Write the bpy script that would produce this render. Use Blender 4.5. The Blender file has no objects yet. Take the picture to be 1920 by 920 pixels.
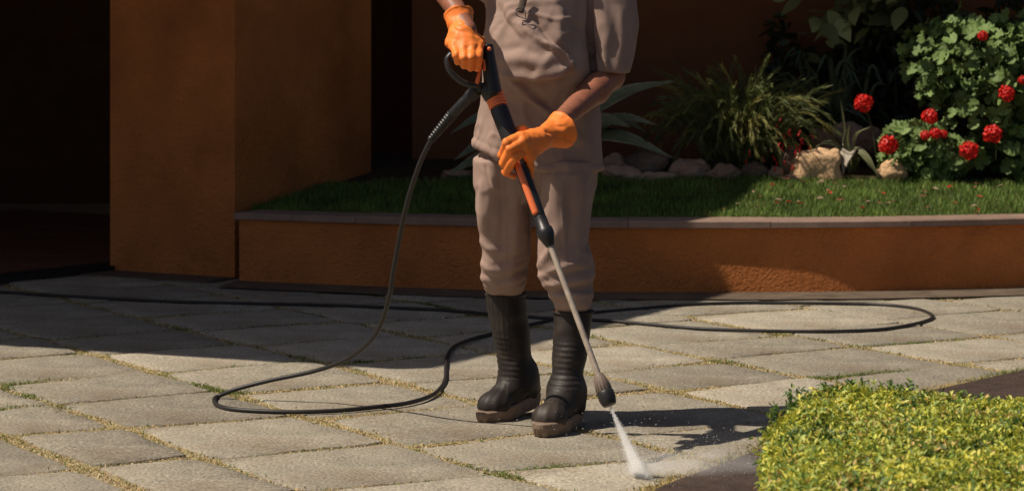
import bpy, math, random
import numpy as np
from mathutils import Vector, noise as mnoise

random.seed(7)
RNG = np.random.default_rng(7)
SC = bpy.context.scene
COL = SC.collection

# ------------------------------------------------------------------ camera, sky, sun, exposure
CAM_H, FPX, CU, CV = 1.216, 4840.0, 960.0, 46.0
cam_d = bpy.data.cameras.new('camera')
cam_d.sensor_width = 36.0
cam_d.lens = FPX / 1920 * 36.0
cam_d.shift_y = -(460 - CV) / 1920.0
cam_d.clip_end = 600
cam_d.dof.use_dof = True
cam_d.dof.focus_distance = 7.6
cam_d.dof.aperture_fstop = 8.0
cam = bpy.data.objects.new('camera', cam_d)
cam.location = (0, 0, CAM_H)
cam.rotation_euler = (math.radians(90), 0, 0)
COL.objects.link(cam)
SC.camera = cam

SUN_EL, SUN_AZ = math.radians(57), math.radians(12)      # light travels towards +x, a little +y
LD = Vector((math.cos(SUN_AZ) * math.cos(SUN_EL), math.sin(SUN_AZ) * math.cos(SUN_EL), -math.sin(SUN_EL)))
world = bpy.data.worlds.new('World')
SC.world = world
world.use_nodes = True
wn = world.node_tree.nodes
sky = wn.new('ShaderNodeTexSky')
sky.sky_type = 'NISHITA'
sky.sun_disc = False
sky.air_density = 0.8
sky.dust_density = 2.2
sky.ozone_density = 0.3
sky.sun_elevation = SUN_EL
sky.sun_rotation = math.atan2(-LD.x, -LD.y)
wn['Background'].inputs['Strength'].default_value = 0.05
world.node_tree.links.new(sky.outputs[0], wn['Background'].inputs['Color'])
sun_d = bpy.data.lights.new('sun', 'SUN')
sun_d.energy = 5.0
sun_d.angle = math.radians(0.5)
sun_d.color = (1.0, 0.89, 0.74)
sun = bpy.data.objects.new('sun', sun_d)
sun.rotation_euler = LD.to_track_quat('-Z', 'Y').to_euler()
sun.location = (-4, 2, 8)
COL.objects.link(sun)
SC.view_settings.view_transform = 'Standard'
SC.view_settings.look = 'None'
SC.view_settings.gamma = 1.0
SC.view_settings.exposure = -0.02
SC.render.engine = 'CYCLES'
SC.cycles.use_denoising = True
SC.cycles.max_bounces = 12
SC.cycles.diffuse_bounces = 4
SC.cycles.glossy_bounces = 3
SC.cycles.volume_bounces = 12
SC.cycles.transparent_max_bounces = 8

# ------------------------------------------------------------------ helpers
def P(u, v, Y):
    return np.array([(u - CU) / FPX * Y, Y, CAM_H - (v - CV) / FPX * Y])

def G(u, v, z=0.0):
    return P(u, v, FPX * (CAM_H - z) / (v - CV))

def world_loc(o):
    l = np.zeros(3)
    while o is not None:
        l = l + np.array(o.location)
        o = o.parent
    return l

def link(o, parent=None):
    COL.objects.link(o)
    if parent is not None:
        o.parent = parent
    return o

def tag(o, label=None, cat=None, group=None, kind=None):
    if label: o['label'] = label
    if cat: o['category'] = cat
    if group: o['group'] = group
    if kind: o['kind'] = kind
    return o

def thing(name, loc, label, cat, group=None):
    o = bpy.data.objects.new(name, None)
    o.empty_display_size = 0.1
    o.location = loc
    link(o)
    return tag(o, label, cat, group)

def mesh_data(name, verts, faces, mat, smooth=True, cols=None):
    """faces: ndarray (uniform) or list of tuples"""
    me = bpy.data.meshes.new(name)
    verts = np.asarray(verts, dtype=np.float32)
    if isinstance(faces, np.ndarray) and faces.ndim == 2:
        n, k = faces.shape
        me.vertices.add(len(verts))
        me.vertices.foreach_set('co', verts.ravel())
        me.loops.add(n * k)
        me.loops.foreach_set('vertex_index', faces.astype(np.int32).ravel())
        me.polygons.add(n)
        me.polygons.foreach_set('loop_start', np.arange(0, n * k, k, dtype=np.int32))
        me.polygons.foreach_set('loop_total', np.full(n, k, dtype=np.int32))
        me.update(calc_edges=True)
    else:
        me.from_pydata(verts.tolist(), [], [tuple(int(i) for i in f) for f in faces])
    me.validate()
    if smooth:
        me.polygons.foreach_set('use_smooth', np.ones(len(me.polygons), dtype=bool))
    if cols is not None:
        a = me.color_attributes.new('col', 'FLOAT_COLOR', 'POINT')
        c = np.ones((len(verts), 4), dtype=np.float32)
        c[:, :3] = cols
        a.data.foreach_set('color', c.ravel())
    if mat is not None:
        me.materials.append(mat)
    me.update()
    return me

def obj(name, verts, faces, mat, parent=None, smooth=True, cols=None, origin=None):
    verts = np.asarray(verts, dtype=np.float64)
    off = world_loc(parent) if parent is not None else np.zeros(3)
    if origin is not None:
        origin = np.array(origin, float)
        me = mesh_data(name, verts - origin, faces, mat, smooth, cols)
        o = bpy.data.objects.new(name, me)
        o.location = origin - off
    else:
        me = mesh_data(name, verts - off, faces, mat, smooth, cols)
        o = bpy.data.objects.new(name, me)
    return link(o, parent)

def merge(parts):
    V, F, n = [], [], 0
    for v, f in parts:
        V.append(np.asarray(v, float))
        F += [tuple(i + n for i in q) for q in f]
        n += len(v)
    return np.concatenate(V), F

def prism(poly, z0, z1):
    n = len(poly)
    v = [(p[0], p[1], z0) for p in poly] + [(p[0], p[1], z1) for p in poly]
    a = sum(poly[i][0] * poly[(i + 1) % n][1] - poly[(i + 1) % n][0] * poly[i][1] for i in range(n))
    f = [tuple(range(n - 1, -1, -1)), tuple(range(n, 2 * n))] + [(i, (i + 1) % n, n + (i + 1) % n, n + i) for i in range(n)]
    if a < 0:
        f = [tuple(reversed(q)) for q in f]
    return np.array(v, float), f

def catmull(pts, n):
    pts = np.asarray(pts, float)
    q = np.concatenate([[2 * pts[0] - pts[1]], pts, [2 * pts[-1] - pts[-2]]])
    out = []
    for i in range(1, len(q) - 2):
        for t in np.linspace(0, 1, n, endpoint=False):
            a, b, c, d = q[i - 1], q[i], q[i + 1], q[i + 2]
            out.append(0.5 * (2 * b + (c - a) * t + (2 * a - 5 * b + 4 * c - d) * t * t + (3 * b - a - 3 * c + d) * t ** 3))
    out.append(q[-2])
    return np.array(out)

def frames(pts):
    pts = np.asarray(pts, float)
    T = np.gradient(pts, axis=0)
    T /= np.linalg.norm(T, axis=1)[:, None] + 1e-12
    up = np.array([0, 0, 1.0]) if abs(T[0][2]) < 0.9 else np.array([1.0, 0, 0])
    N = np.zeros_like(T)
    n = up - T[0] * up.dot(T[0])
    for i in range(len(pts)):
        n = n - T[i] * n.dot(T[i])
        n /= np.linalg.norm(n) + 1e-12
        N[i] = n
    return T, N, np.cross(T, N)

def tube(pts, radii, sides=10, squash=1.0):
    pts = np.asarray(pts, float)
    if np.isscalar(radii): radii = np.full(len(pts), radii)
    T, N, B = frames(pts)
    a = np.linspace(0, 2 * math.pi, sides, endpoint=False)
    V = (pts[:, None, :] + np.asarray(radii)[:, None, None] * (np.cos(a)[None, :, None] * N[:, None, :] + squash * np.sin(a)[None, :, None] * B[:, None, :])).reshape(-1, 3)
    F = []
    m = len(pts)
    for i in range(m - 1):
        for j in range(sides):
            k = (j + 1) % sides
            F.append((i * sides + j, i * sides + k, (i + 1) * sides + k, (i + 1) * sides + j))
    F.append(tuple(range(sides - 1, -1, -1)))
    F.append(tuple((m - 1) * sides + j for j in range(sides)))
    return V, F

def lathe(a, b, prof, sides=20):
    a, b = np.asarray(a, float), np.asarray(b, float)
    pts = np.array([a + (b - a) * t for t, r in prof])
    # keep frames stable when two profile points coincide
    d = (b - a) / np.linalg.norm(b - a)
    up = np.array([0, 0, 1.0]) if abs(d[2]) < 0.9 else np.array([0, 1.0, 0])
    n = up - d * up.dot(d); n /= np.linalg.norm(n)
    bb = np.cross(d, n)
    an = np.linspace(0, 2 * math.pi, sides, endpoint=False)
    V = np.concatenate([p + r * (np.cos(an)[:, None] * n + np.sin(an)[:, None] * bb) for p, (t, r) in zip(pts, prof)])
    F = []
    m = len(prof)
    for i in range(m - 1):
        for j in range(sides):
            k = (j + 1) % sides
            F.append((i * sides + j, i * sides + k, (i + 1) * sides + k, (i + 1) * sides + j))
    F.append(tuple(range(sides - 1, -1, -1)))
    F.append(tuple((m - 1) * sides + j for j in range(sides)))
    return V, F

# ---- signed distance modelling (surface nets) for cloth, gloves, boots and the body
def snets(fn, lo, hi, h):
    lo = np.array(lo, float); hi = np.array(hi, float)
    n = np.ceil((hi - lo) / h).astype(int) + 1
    ax = [lo[i] + h * np.arange(n[i]) for i in range(3)]
    X, Y, Z = np.meshgrid(*ax, indexing='ij')
    V = fn(X, Y, Z)
    s = V < 0
    c = np.array(V.shape) - 1
    acc = np.zeros((*c, 3)); cnt = np.zeros(c)
    cor = [(i, j, k) for i in (0, 1) for j in (0, 1) for k in (0, 1)]
    sl = lambda o: tuple(slice(o[i], o[i] + c[i]) for i in range(3))
    for a in cor:
        for b in cor:
            if sum(b) - sum(a) == 1 and sum(abs(x - y) for x, y in zip(a, b)) == 1:
                va, vb = V[sl(a)], V[sl(b)]
                cr = s[sl(a)] != s[sl(b)]
                t = np.where(cr, va / np.where(cr, va - vb, 1), 0)
                for d in range(3):
                    acc[..., d] += np.where(cr, a[d] + t * (b[d] - a[d]), 0)
                cnt += cr
    act = cnt > 0
    idx = np.full(c, -1); idx[act] = np.arange(act.sum())
    ijk = np.argwhere(act)
    verts = lo + h * (ijk + acc[act] / cnt[act][:, None])
    faces = []
    for d in range(3):
        e, f = [(1, 2), (2, 0), (0, 1)][d]
        a = [slice(None)] * 3; b = [slice(None)] * 3
        a[d] = slice(0, -1); b[d] = slice(1, None)
        ch = s[tuple(a)] != s[tuple(b)]
        I = np.argwhere(ch)
        ok = (I[:, e] > 0) & (I[:, f] > 0) & (I[:, e] < c[e]) & (I[:, f] < c[f])
        I = I[ok]
        ins = s[tuple(I.T)]
        def cell(oe, of):
            J = I.copy(); J[:, e] -= oe; J[:, f] -= of
            return idx[tuple(J.T)]
        q = np.stack([cell(1, 1), cell(0, 1), cell(0, 0), cell(1, 0)], 1)
        q[~ins] = q[~ins][:, ::-1]
        faces.append(q)
    return verts, np.concatenate(faces)

def rcone(X, Y, Z, a, b, ra, rb):
    a = np.asarray(a, float); b = np.asarray(b, float)
    d = b - a; L = d.dot(d) + 1e-12
    px, py, pz = X - a[0], Y - a[1], Z - a[2]
    t = np.clip((px * d[0] + py * d[1] + pz * d[2]) / L, 0, 1)
    return np.sqrt((px - t * d[0]) ** 2 + (py - t * d[1]) ** 2 + (pz - t * d[2]) ** 2) - (ra + (rb - ra) * t)

def ell(X, Y, Z, c, r):
    k = np.sqrt(((X - c[0]) / r[0]) ** 2 + ((Y - c[1]) / r[1]) ** 2 + ((Z - c[2]) / r[2]) ** 2)
    return (k - 1) * min(r)

def smin(a, b, k):
    h = np.clip(0.5 + 0.5 * (b - a) / k, 0, 1)
    return b + (a - b) * h - k * h * (1 - h)

def column(X, Y, Z, secs, p=2.0, shear=0.0):
    """vertical column of super-elliptic sections (z, cx, cy, rx, ry); shear turns the front a little to one side"""
    s = np.array(sorted(secs))
    cx, cy, rx, ry = [np.interp(Z, s[:, 0], s[:, i]) for i in (1, 2, 3, 4)]
    cy = cy + shear * np.clip(X - cx, -0.12, 0.12)
    k = (np.abs((X - cx) / rx) ** p + np.abs((Y - cy) / ry) ** p) ** (1 / p)
    return (k - 1) * np.minimum(rx, ry)

def vnormals(v, f):
    n = np.zeros_like(v)
    fn = np.cross(v[f[:, 2]] - v[f[:, 0]], v[f[:, 3]] - v[f[:, 1]])
    for i in range(4):
        np.add.at(n, f[:, i], fn)
    return n / (np.linalg.norm(n, axis=1)[:, None] + 1e-12)

def lap(v, f, it=1, lam=0.5):
    for _ in range(it):
        s = np.zeros_like(v); c = np.zeros(len(v))
        for i in range(4):
            np.add.at(s, f[:, i], v[f[:, (i + 1) % 4]]); np.add.at(c, f[:, i], 1)
            np.add.at(s, f[:, i], v[f[:, i - 1]]); np.add.at(c, f[:, i], 1)
        v = v + lam * (s / c[:, None] - v)
    return v

def creases(v, f, seed, amp, scale, mask=None):
    """sharp-edged cloth creases: warped ridge noise pushed along the normals"""
    n = vnormals(v, f)
    d = np.zeros(len(v))
    for i, p in enumerate(v):
        w = mnoise.noise((p[0] * 6 + seed, p[1] * 6, p[2] * 6)) * 0.9
        q = mnoise.noise((p[0] * scale[0] + seed + w, p[1] * scale[1] + w, p[2] * scale[2] + w * 1.5))
        d[i] = max(0.0, 1 - abs(q) * 3.2) ** 1.6
    if mask is not None: d = d * mask
    return v + n * (amp * d)[:, None]

def folds(v, f, strokes, seed=0, noise_amp=0.0, noise_scale=(20, 20, 8), Yref=7.75):
    """cloth folds: strokes are polylines in x,z (given as pixels at distance Yref), amplitude in m, width in m"""
    n = vnormals(v, f)
    d = np.zeros(len(v))
    front = np.clip((0.35 - n[:, 1]) / 0.5, 0, 1)
    for pts, w, amp in strokes:
        q = np.array([P(a, b, Yref)[[0, 2]] for a, b in pts])
        best = np.full(len(v), 1e9); tt = np.zeros(len(v))
        L = 0; tot = sum(np.linalg.norm(q[i + 1] - q[i]) for i in range(len(q) - 1))
        for i in range(len(q) - 1):
            e = q[i + 1] - q[i]; l = np.linalg.norm(e)
            t = np.clip(((v[:, [0, 2]] - q[i]) @ e) / (l * l), 0, 1)
            dd = np.linalg.norm(v[:, [0, 2]] - q[i] - t[:, None] * e, axis=1)
            m = dd < best
            best[m] = dd[m]; tt[m] = (L + t[m] * l) / tot
            L += l
        taper = np.sin(np.clip(tt * 0.9 + 0.05, 0, 1) * math.pi) ** 0.5
        d += amp * np.exp(-(best / w) ** 2) * taper * front
    if noise_amp:
        s = noise_scale
        d += noise_amp * np.array([mnoise.noise((p[0] * s[0] + seed, p[1] * s[1], p[2] * s[2])) for p in v])
    return v + n * d[:, None]

# ---- leaves
def leaf_batch(pos, tan, nor, L, W, fold=0.25, curl=0.15, cols=None):
    """six-sided folded leaves; arrays (n,3),(n,3),(n,3),(n,),(n,) -> verts, quads, colours"""
    tan = tan / (np.linalg.norm(tan, axis=1)[:, None] + 1e-9)
    side = np.cross(tan, nor); side /= np.linalg.norm(side, axis=1)[:, None] + 1e-9
    nor = np.cross(side, tan)
    L = L[:, None]; W = W[:, None]
    prof = [(0, 0, 0), (0.35, 0.42, fold), (0.72, 0.40, fold), (1, 0, 0), (0.72, -0.40, fold), (0.35, -0.42, fold)]
    V = np.stack([pos + tan * L * a + side * W * b + nor * (W * abs(b) * c * 2 - L * curl * a * a) for a, b, c in prof], 1)
    n = len(pos)
    base = (np.arange(n) * 6)[:, None]
    F = np.concatenate([base + np.array([[0, 1, 2, 3]]), base + np.array([[0, 3, 4, 5]])])
    C = None if cols is None else np.repeat(cols, 6, axis=0)
    return V.reshape(-1, 3), F, C

def blades(pos, dirs, h, w, cols, lean_range=(0.1, 0.8)):
    """grass blades: two-segment bent strips ending in a point (a quad and a degenerate-free quad)"""
    n = len(pos)
    side = np.stack([-np.sin(dirs), np.cos(dirs), np.zeros(n)], 1)
    lean = np.stack([np.cos(dirs), np.sin(dirs), np.zeros(n)], 1)
    lk = RNG.uniform(*lean_range, n)[:, None]
    up = np.array([0, 0, 1.0])
    h = h[:, None]; w = w[:, None]
    a = pos - side * w / 2; b = pos + side * w / 2
    m = pos + up * h * 0.55 + lean * h * lk * 0.3
    c = m + side * w * 0.36; d = m - side * w * 0.36
    t = pos + up * h * np.maximum(1 - 0.25 * lk, 0.35) + lean * h * lk
    e = t + side * w * 0.06; g = t - side * w * 0.06
    V = np.stack([a, b, c, d, e, g], 1).reshape(-1, 3)
    k = (np.arange(n) * 6)[:, None]
    F = np.concatenate([k + np.array([[0, 1, 2, 3]]), k + np.array([[3, 2, 4, 5]])])
    return V, F, np.repeat(cols, 6, axis=0)

def strap(pts, width, thick_fold=0.25, up=(0, 0, 1), n=5):
    """strap leaf along a curve with a V section, closed with a little thickness"""
    c = catmull(pts, n)
    m = len(c)
    T = np.gradient(c, axis=0); T /= np.linalg.norm(T, axis=1)[:, None]
    up = np.array(up, float)
    S = np.cross(T, up); S /= np.linalg.norm(S, axis=1)[:, None] + 1e-9
    N = np.cross(S, T)
    t = np.linspace(0, 1, m)
    w = width * np.clip(np.minimum(0.45 + 2.2 * t, (1 - t) * 2.6) , 0.02, 1) * 0.5
    V, F = [], []
    for i in range(m):
        lift = N[i] * w[i] * thick_fold * 2
        V += [c[i] - S[i] * w[i] + lift, c[i] - S[i] * w[i] * 0.78 + lift * 0.7, c[i], c[i] + S[i] * w[i] * 0.78 + lift * 0.7, c[i] + S[i] * w[i] + lift, c[i] - N[i] * 0.004]
    for i in range(m - 1):
        a, b = i * 6, (i + 1) * 6
        for j in range(4):
            F.append((a + j, a + j + 1, b + j + 1, b + j))
        F.append((a + 4, a + 5, b + 5, b + 4)); F.append((a + 5, a, b, b + 5))
    edge = np.tile(np.array([1, 0.0, 0, 0.0, 1, 0]), m)
    return np.array(V), F, edge

# ------------------------------------------------------------------ materials
def mat(name, color=(0.5, 0.5, 0.5), rough=0.6, attr=False, var=0.0, var_scale=6.0, bump=0.0, bump_scale=200.0,
        bump2=0.0, bump2_scale=20.0, bump_dist=0.01, spec=0.5, metal=0.0, trans=0.0, rnd=0.0, col2=None, col2_scale=8.0, col2_pos=(0.5, 0.6), speck=0.0, speck_scale=400.0, stretch=None):
    m = bpy.data.materials.new(name)
    m.use_nodes = True
    nt = m.node_tree; N = nt.nodes; Lk = nt.links.new
    b = N['Principled BSDF']
    b.inputs['Roughness'].default_value = rough
    b.inputs['Specular IOR Level'].default_value = spec
    b.inputs['Metallic'].default_value = metal
    tc = N.new('ShaderNodeTexCoord')
    vec = tc.outputs['Object']
    if stretch:
        mp = N.new('ShaderNodeMapping'); mp.inputs['Scale'].default_value = stretch
        Lk(vec, mp.inputs[0]); vec = mp.outputs[0]
    if attr:
        a = N.new('ShaderNodeAttribute'); a.attribute_name = 'col'
        c = a.outputs['Color']
    else:
        r = N.new('ShaderNodeRGB'); r.outputs[0].default_value = (*color, 1)
        c = r.outputs[0]
    def noise(scale, detail=5, rough_=0.6):
        n = N.new('ShaderNodeTexNoise')
        n.inputs['Scale'].default_value = scale
        n.inputs['Detail'].default_value = detail
        n.inputs['Roughness'].default_value = rough_
        Lk(vec, n.inputs['Vector'])
        return n
    if col2 is not None:
        n = noise(col2_scale)
        rp = N.new('ShaderNodeMapRange'); rp.inputs[1].default_value, rp.inputs[2].default_value = col2_pos
        Lk(n.outputs[0], rp.inputs[0])
        mx = N.new('ShaderNodeMix'); mx.data_type = 'RGBA'
        Lk(rp.outputs[0], mx.inputs[0]); Lk(c, mx.inputs[6]); mx.inputs[7].default_value = (*col2, 1)
        c = mx.outputs[2]
    def scale_by(c, sock, lo, hi, f0=0.3, f1=0.7):
        rp = N.new('ShaderNodeMapRange')
        rp.inputs[1].default_value, rp.inputs[2].default_value, rp.inputs[3].default_value, rp.inputs[4].default_value = f0, f1, lo, hi
        Lk(sock, rp.inputs[0])
        mx = N.new('ShaderNodeVectorMath'); mx.operation = 'SCALE'
        Lk(c, mx.inputs[0]); Lk(rp.outputs[0], mx.inputs['Scale'])
        return mx.outputs[0]
    if var:
        c = scale_by(c, noise(var_scale).outputs[0], 1 - var, 1 + var)
    if speck:
        c = scale_by(c, noise(speck_scale, 2).outputs[0], 1 - speck, 1 + speck)
    if rnd:
        oi = N.new('ShaderNodeObjectInfo')
        c = scale_by(c, oi.outputs['Random'], 1 - rnd, 1 + rnd, 0, 1)
    Lk(c, b.inputs['Base Color'])
    prev = None
    for st, sc in ((bump2, bump2_scale), (bump, bump_scale)):
        if st:
            bp = N.new('ShaderNodeBump')
            bp.inputs['Strength'].default_value = st
            bp.inputs['Distance'].default_value = bump_dist
            Lk(noise(sc, 4).outputs[0], bp.inputs['Height'])
            if prev: Lk(prev, bp.inputs['Normal'])
            prev = bp.outputs[0]
    if prev: Lk(prev, b.inputs['Normal'])
    if trans:
        t = N.new('ShaderNodeBsdfTranslucent')
        Lk(c, t.inputs['Color'])
        ms = N.new('ShaderNodeMixShader'); ms.inputs[0].default_value = trans
        Lk(b.outputs[0], ms.inputs[1]); Lk(t.outputs[0], ms.inputs[2])
        Lk(ms.outputs[0], N['Material Output'].inputs['Surface'])
    return m

M = {}
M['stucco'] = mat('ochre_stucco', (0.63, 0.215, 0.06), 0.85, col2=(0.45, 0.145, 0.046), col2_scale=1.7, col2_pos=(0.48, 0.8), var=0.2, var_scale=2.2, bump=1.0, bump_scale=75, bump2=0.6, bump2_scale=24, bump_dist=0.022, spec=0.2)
M['rear_stucco'] = mat('shade_darkened_stucco', (0.20, 0.078, 0.034), 0.85, var=0.15, var_scale=2.5, bump=0.5, bump_scale=95, bump2=0.4, bump2_scale=28, spec=0.15)  # rear wall's deep shade put into a darker stucco colour
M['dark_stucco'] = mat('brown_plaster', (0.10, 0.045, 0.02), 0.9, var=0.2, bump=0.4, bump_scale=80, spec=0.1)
M['slab'] = mat('grey_granite_slab', (0.315, 0.283, 0.225), 0.85, var=0.30, var_scale=4, col2=(0.15, 0.11, 0.075), col2_scale=2.2, col2_pos=(0.50, 0.74), speck=0.42, speck_scale=110, bump=0.6, bump_scale=90, bump2=0.7, bump2_scale=11, bump_dist=0.008, rnd=0.22, spec=0.2)
M['joint'] = mat('joint_earth', (0.34, 0.275, 0.175), 0.95, var=0.4, var_scale=30, bump=0.8, bump_scale=120, spec=0.1)
M['soil'] = mat('damp_soil', (0.055, 0.036, 0.028), 0.75, var=0.3, var_scale=14, speck=0.35, speck_scale=160, bump=0.7, bump_scale=90, bump2=0.5, bump2_scale=14, bump_dist=0.012, spec=0.3)
M['apron'] = mat('mossy_concrete_apron', (0.115, 0.085, 0.06), 0.8, var=0.35, var_scale=9, bump=0.5, bump_scale=60, spec=0.3)
M['coping'] = mat('pink_grey_granite_coping', (0.25, 0.165, 0.125), 0.7, var=0.2, var_scale=12, speck=0.25, speck_scale=300, bump=0.3, bump_scale=150, rnd=0.08)
M['tile'] = mat('red_brown_porch_tile', (0.16, 0.06, 0.04), 0.5, var=0.2, var_scale=5, bump=0.1)
M['earth'] = mat('garden_soil', (0.06, 0.04, 0.025), 0.95, var=0.4, var_scale=20, bump=0.8, bump_scale=60, spec=0.1)
M['grass'] = mat('grass_blade', attr=True, rough=0.6, trans=0.25, spec=0.3)
M['lawn'] = mat('lawn_ground', (0.045, 0.06, 0.018), 0.95, var=0.4, var_scale=30, spec=0.1)
M['litrock'] = mat('sunlit_tan_boulder', (0.66, 0.43, 0.24), 0.85, var=0.25, var_scale=9, col2=(0.42, 0.27, 0.15), col2_scale=14, col2_pos=(0.5, 0.66), speck=0.2, speck_scale=130, bump=0.7, bump_scale=50, bump2=0.6, bump2_scale=16, spec=0.2)  # lighter rock for the sunlit boulders, sunlight put into the tan
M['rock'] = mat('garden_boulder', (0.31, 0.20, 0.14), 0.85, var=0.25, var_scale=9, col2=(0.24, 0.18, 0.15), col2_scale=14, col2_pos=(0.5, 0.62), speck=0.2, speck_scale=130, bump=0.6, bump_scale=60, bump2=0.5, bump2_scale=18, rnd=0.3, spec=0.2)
M['leaf'] = mat('hedge_leaf', attr=True, rough=0.45, trans=0.3, spec=0.4)
M['ger'] = mat('geranium_leaf', (0.15, 0.225, 0.065), 0.6, trans=0.15, rnd=0.35, var=0.25, var_scale=40, spec=0.3)
M['broad'] = mat('broad_leaf', (0.25, 0.27, 0.10), 0.45, trans=0.15, rnd=0.6, spec=0.4)
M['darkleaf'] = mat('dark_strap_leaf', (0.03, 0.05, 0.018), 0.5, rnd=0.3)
M['agave'] = mat('variegated_leaf', attr=True, rough=0.5, spec=0.4, var=0.2, var_scale=20)
M['needle'] = mat('needle_foliage', attr=True, rough=0.6, trans=0.2)
M['stem'] = mat('plant_stem', (0.09, 0.10, 0.04), 0.7, var=0.2)
M['red'] = mat('red_petal', (0.72, 0.018, 0.012), 0.5, trans=0.2, var=0.2, var_scale=60)
M['dry'] = mat('dry_leaf', (0.42, 0.36, 0.28), 0.8, var=0.25, var_scale=60, rnd=0.2)
M['cloth'] = mat('taupe_cotton', (0.35, 0.245, 0.205), 0.9, var=0.10, var_scale=9, bump=0.35, bump_scale=420, bump2=0.3, bump2_scale=35, bump_dist=0.002, spec=0.12)
M['cloth_dark'] = mat('dark_taupe_strap', (0.12, 0.085, 0.07), 0.8, spec=0.2)
M['skin'] = mat('brown_skin', (0.29, 0.108, 0.06), 0.5, var=0.2, var_scale=40, bump=0.35, bump_scale=160, bump2=0.3, bump2_scale=35, bump_dist=0.003)
M['hair'] = mat('black_hair', (0.02, 0.016, 0.014), 0.5, bump=0.5, bump_scale=200)
M['glove'] = mat('orange_rubber', (0.95, 0.245, 0.045), 0.5, var=0.06, var_scale=20, bump=0.15, bump_scale=60, bump_dist=0.003, spec=0.35)
M['boot'] = mat('black_brown_rubber', (0.020, 0.015, 0.013), 0.58, col2=(0.085, 0.064, 0.05), col2_scale=11, col2_pos=(0.5, 0.85), spec=0.4, bump=0.1, bump_scale=120)
M['sole'] = mat('muddy_rubber_sole', (0.21, 0.145, 0.105), 0.75, var=0.25, var_scale=30, bump=0.3, bump_scale=80)
M['black'] = mat('black_plastic', (0.018, 0.018, 0.019), 0.4, spec=0.45, var=0.2, var_scale=30, bump=0.06, bump_scale=500)
M['orange'] = mat('orange_plastic', (0.85, 0.19, 0.06), 0.45, var=0.08, var_scale=20)
M['steel'] = mat('dull_steel_lance', (0.50, 0.41, 0.33), 0.42, metal=0.35, var=0.2, var_scale=40, col2=(0.26, 0.20, 0.15), col2_scale=25, col2_pos=(0.55, 0.8))
M['nozzle'] = mat('dusty_nozzle_plastic', (0.15, 0.11, 0.085), 0.6, var=0.25, var_scale=40)
M['hose'] = mat('black_rubber_hose', (0.022, 0.020, 0.020), 0.5, var=0.3, var_scale=30, spec=0.4)
M['roof'] = mat('roof_concrete', (0.20, 0.15, 0.11), 0.9, var=0.15)
M['eye'] = mat('eye_white', (0.6, 0.57, 0.52), 0.3)

# ------------------------------------------------------------------ ground and paving
obj('ground', [(-60, -20, -0.06), (60, -20, -0.06), (60, 90, -0.06), (-60, 90, -0.06)], [(0, 1, 2, 3)], M['earth'])['kind'] = 'structure'
pavement = obj('pavement', [(-6, 3.2, -0.0066), (6, 3.2, -0.0066), (6, 15, -0.0066), (-6, 15, -0.0066)], [(0, 1, 2, 3)], M['joint'])
pavement['kind'] = 'structure'

E1 = np.array([0.857, 0.516]); E2 = np.array([-0.515, 0.857])
A_EDGES = [0.7, 1.35, 2.0, 2.65, 3.0, 3.58, 4.19, 4.87, 5.46, 6.14, 6.8, 7.5, 8.15, 8.8, 9.45]
ROWS = {3: [6.05, 6.68, 7.30, 7.84, 8.42], 2: [6.05, 6.68, 7.33], 4: [6.02, 6.62, 7.25, 7.84, 8.38, 9.0], 5: [6.0, 6.54, 7.14, 7.76, 8.36, 8.95],
        6: [5.8, 6.36, 7.1, 7.65, 8.28], 7: [6.5, 7.07, 7.6, 8.2], 8: [6.45, 7.06, 7.66, 8.09, 8.7], 9: [7.1, 7.66, 8.2, 8.83], 10: [7.7, 8.32, 8.9]}
BED = [(-0.15, 5.2), (0.12, 6.1), (0.39, 6.77), (0.717, 7.38), (1.05, 7.98), (1.373, 8.517), (1.793, 9.04), (2.6, 9.75), (4.2, 10.6)]
def bed_x(y):
    return np.interp(y, [p[1] for p in BED], [p[0] for p in BED])
SX = [-2.0, -1.3, -0.4, 0.3, 0.7, 1.3, 1.8, 2.4, 4.6]; SS = [-0.5, -0.46, -0.33, -0.12, 0.0, 0.05, 0.20, 0.32, 0.5]
_gx = np.linspace(-2.0, 4.6, 1321); _gs = np.interp(_gx, SX, SS)
_gy = np.concatenate([[0], np.cumsum((_gs[1:] + _gs[:-1]) / 2 * np.diff(_gx))])
_gy += 11.63 - np.interp(0.7, _gx, _gy)
def arc(r, x0, x1, n):
    """the planter's face line, moved r metres outwards (towards the forecourt)"""
    out = []
    for x in np.linspace(x0, x1, n):
        q = np.interp(x, _gx, _gs); l = math.hypot(1, q)
        out.append((x + r * q / l, np.interp(x, _gx, _gy) - r / l))
    return out
FD = np.array([0.866, -0.5]); ND = np.array([0.5, 0.866])     # along the house front, and into the house
PA = np.array([-1.98, 12.72]); PB = np.array([-1.325, 12.34])

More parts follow.
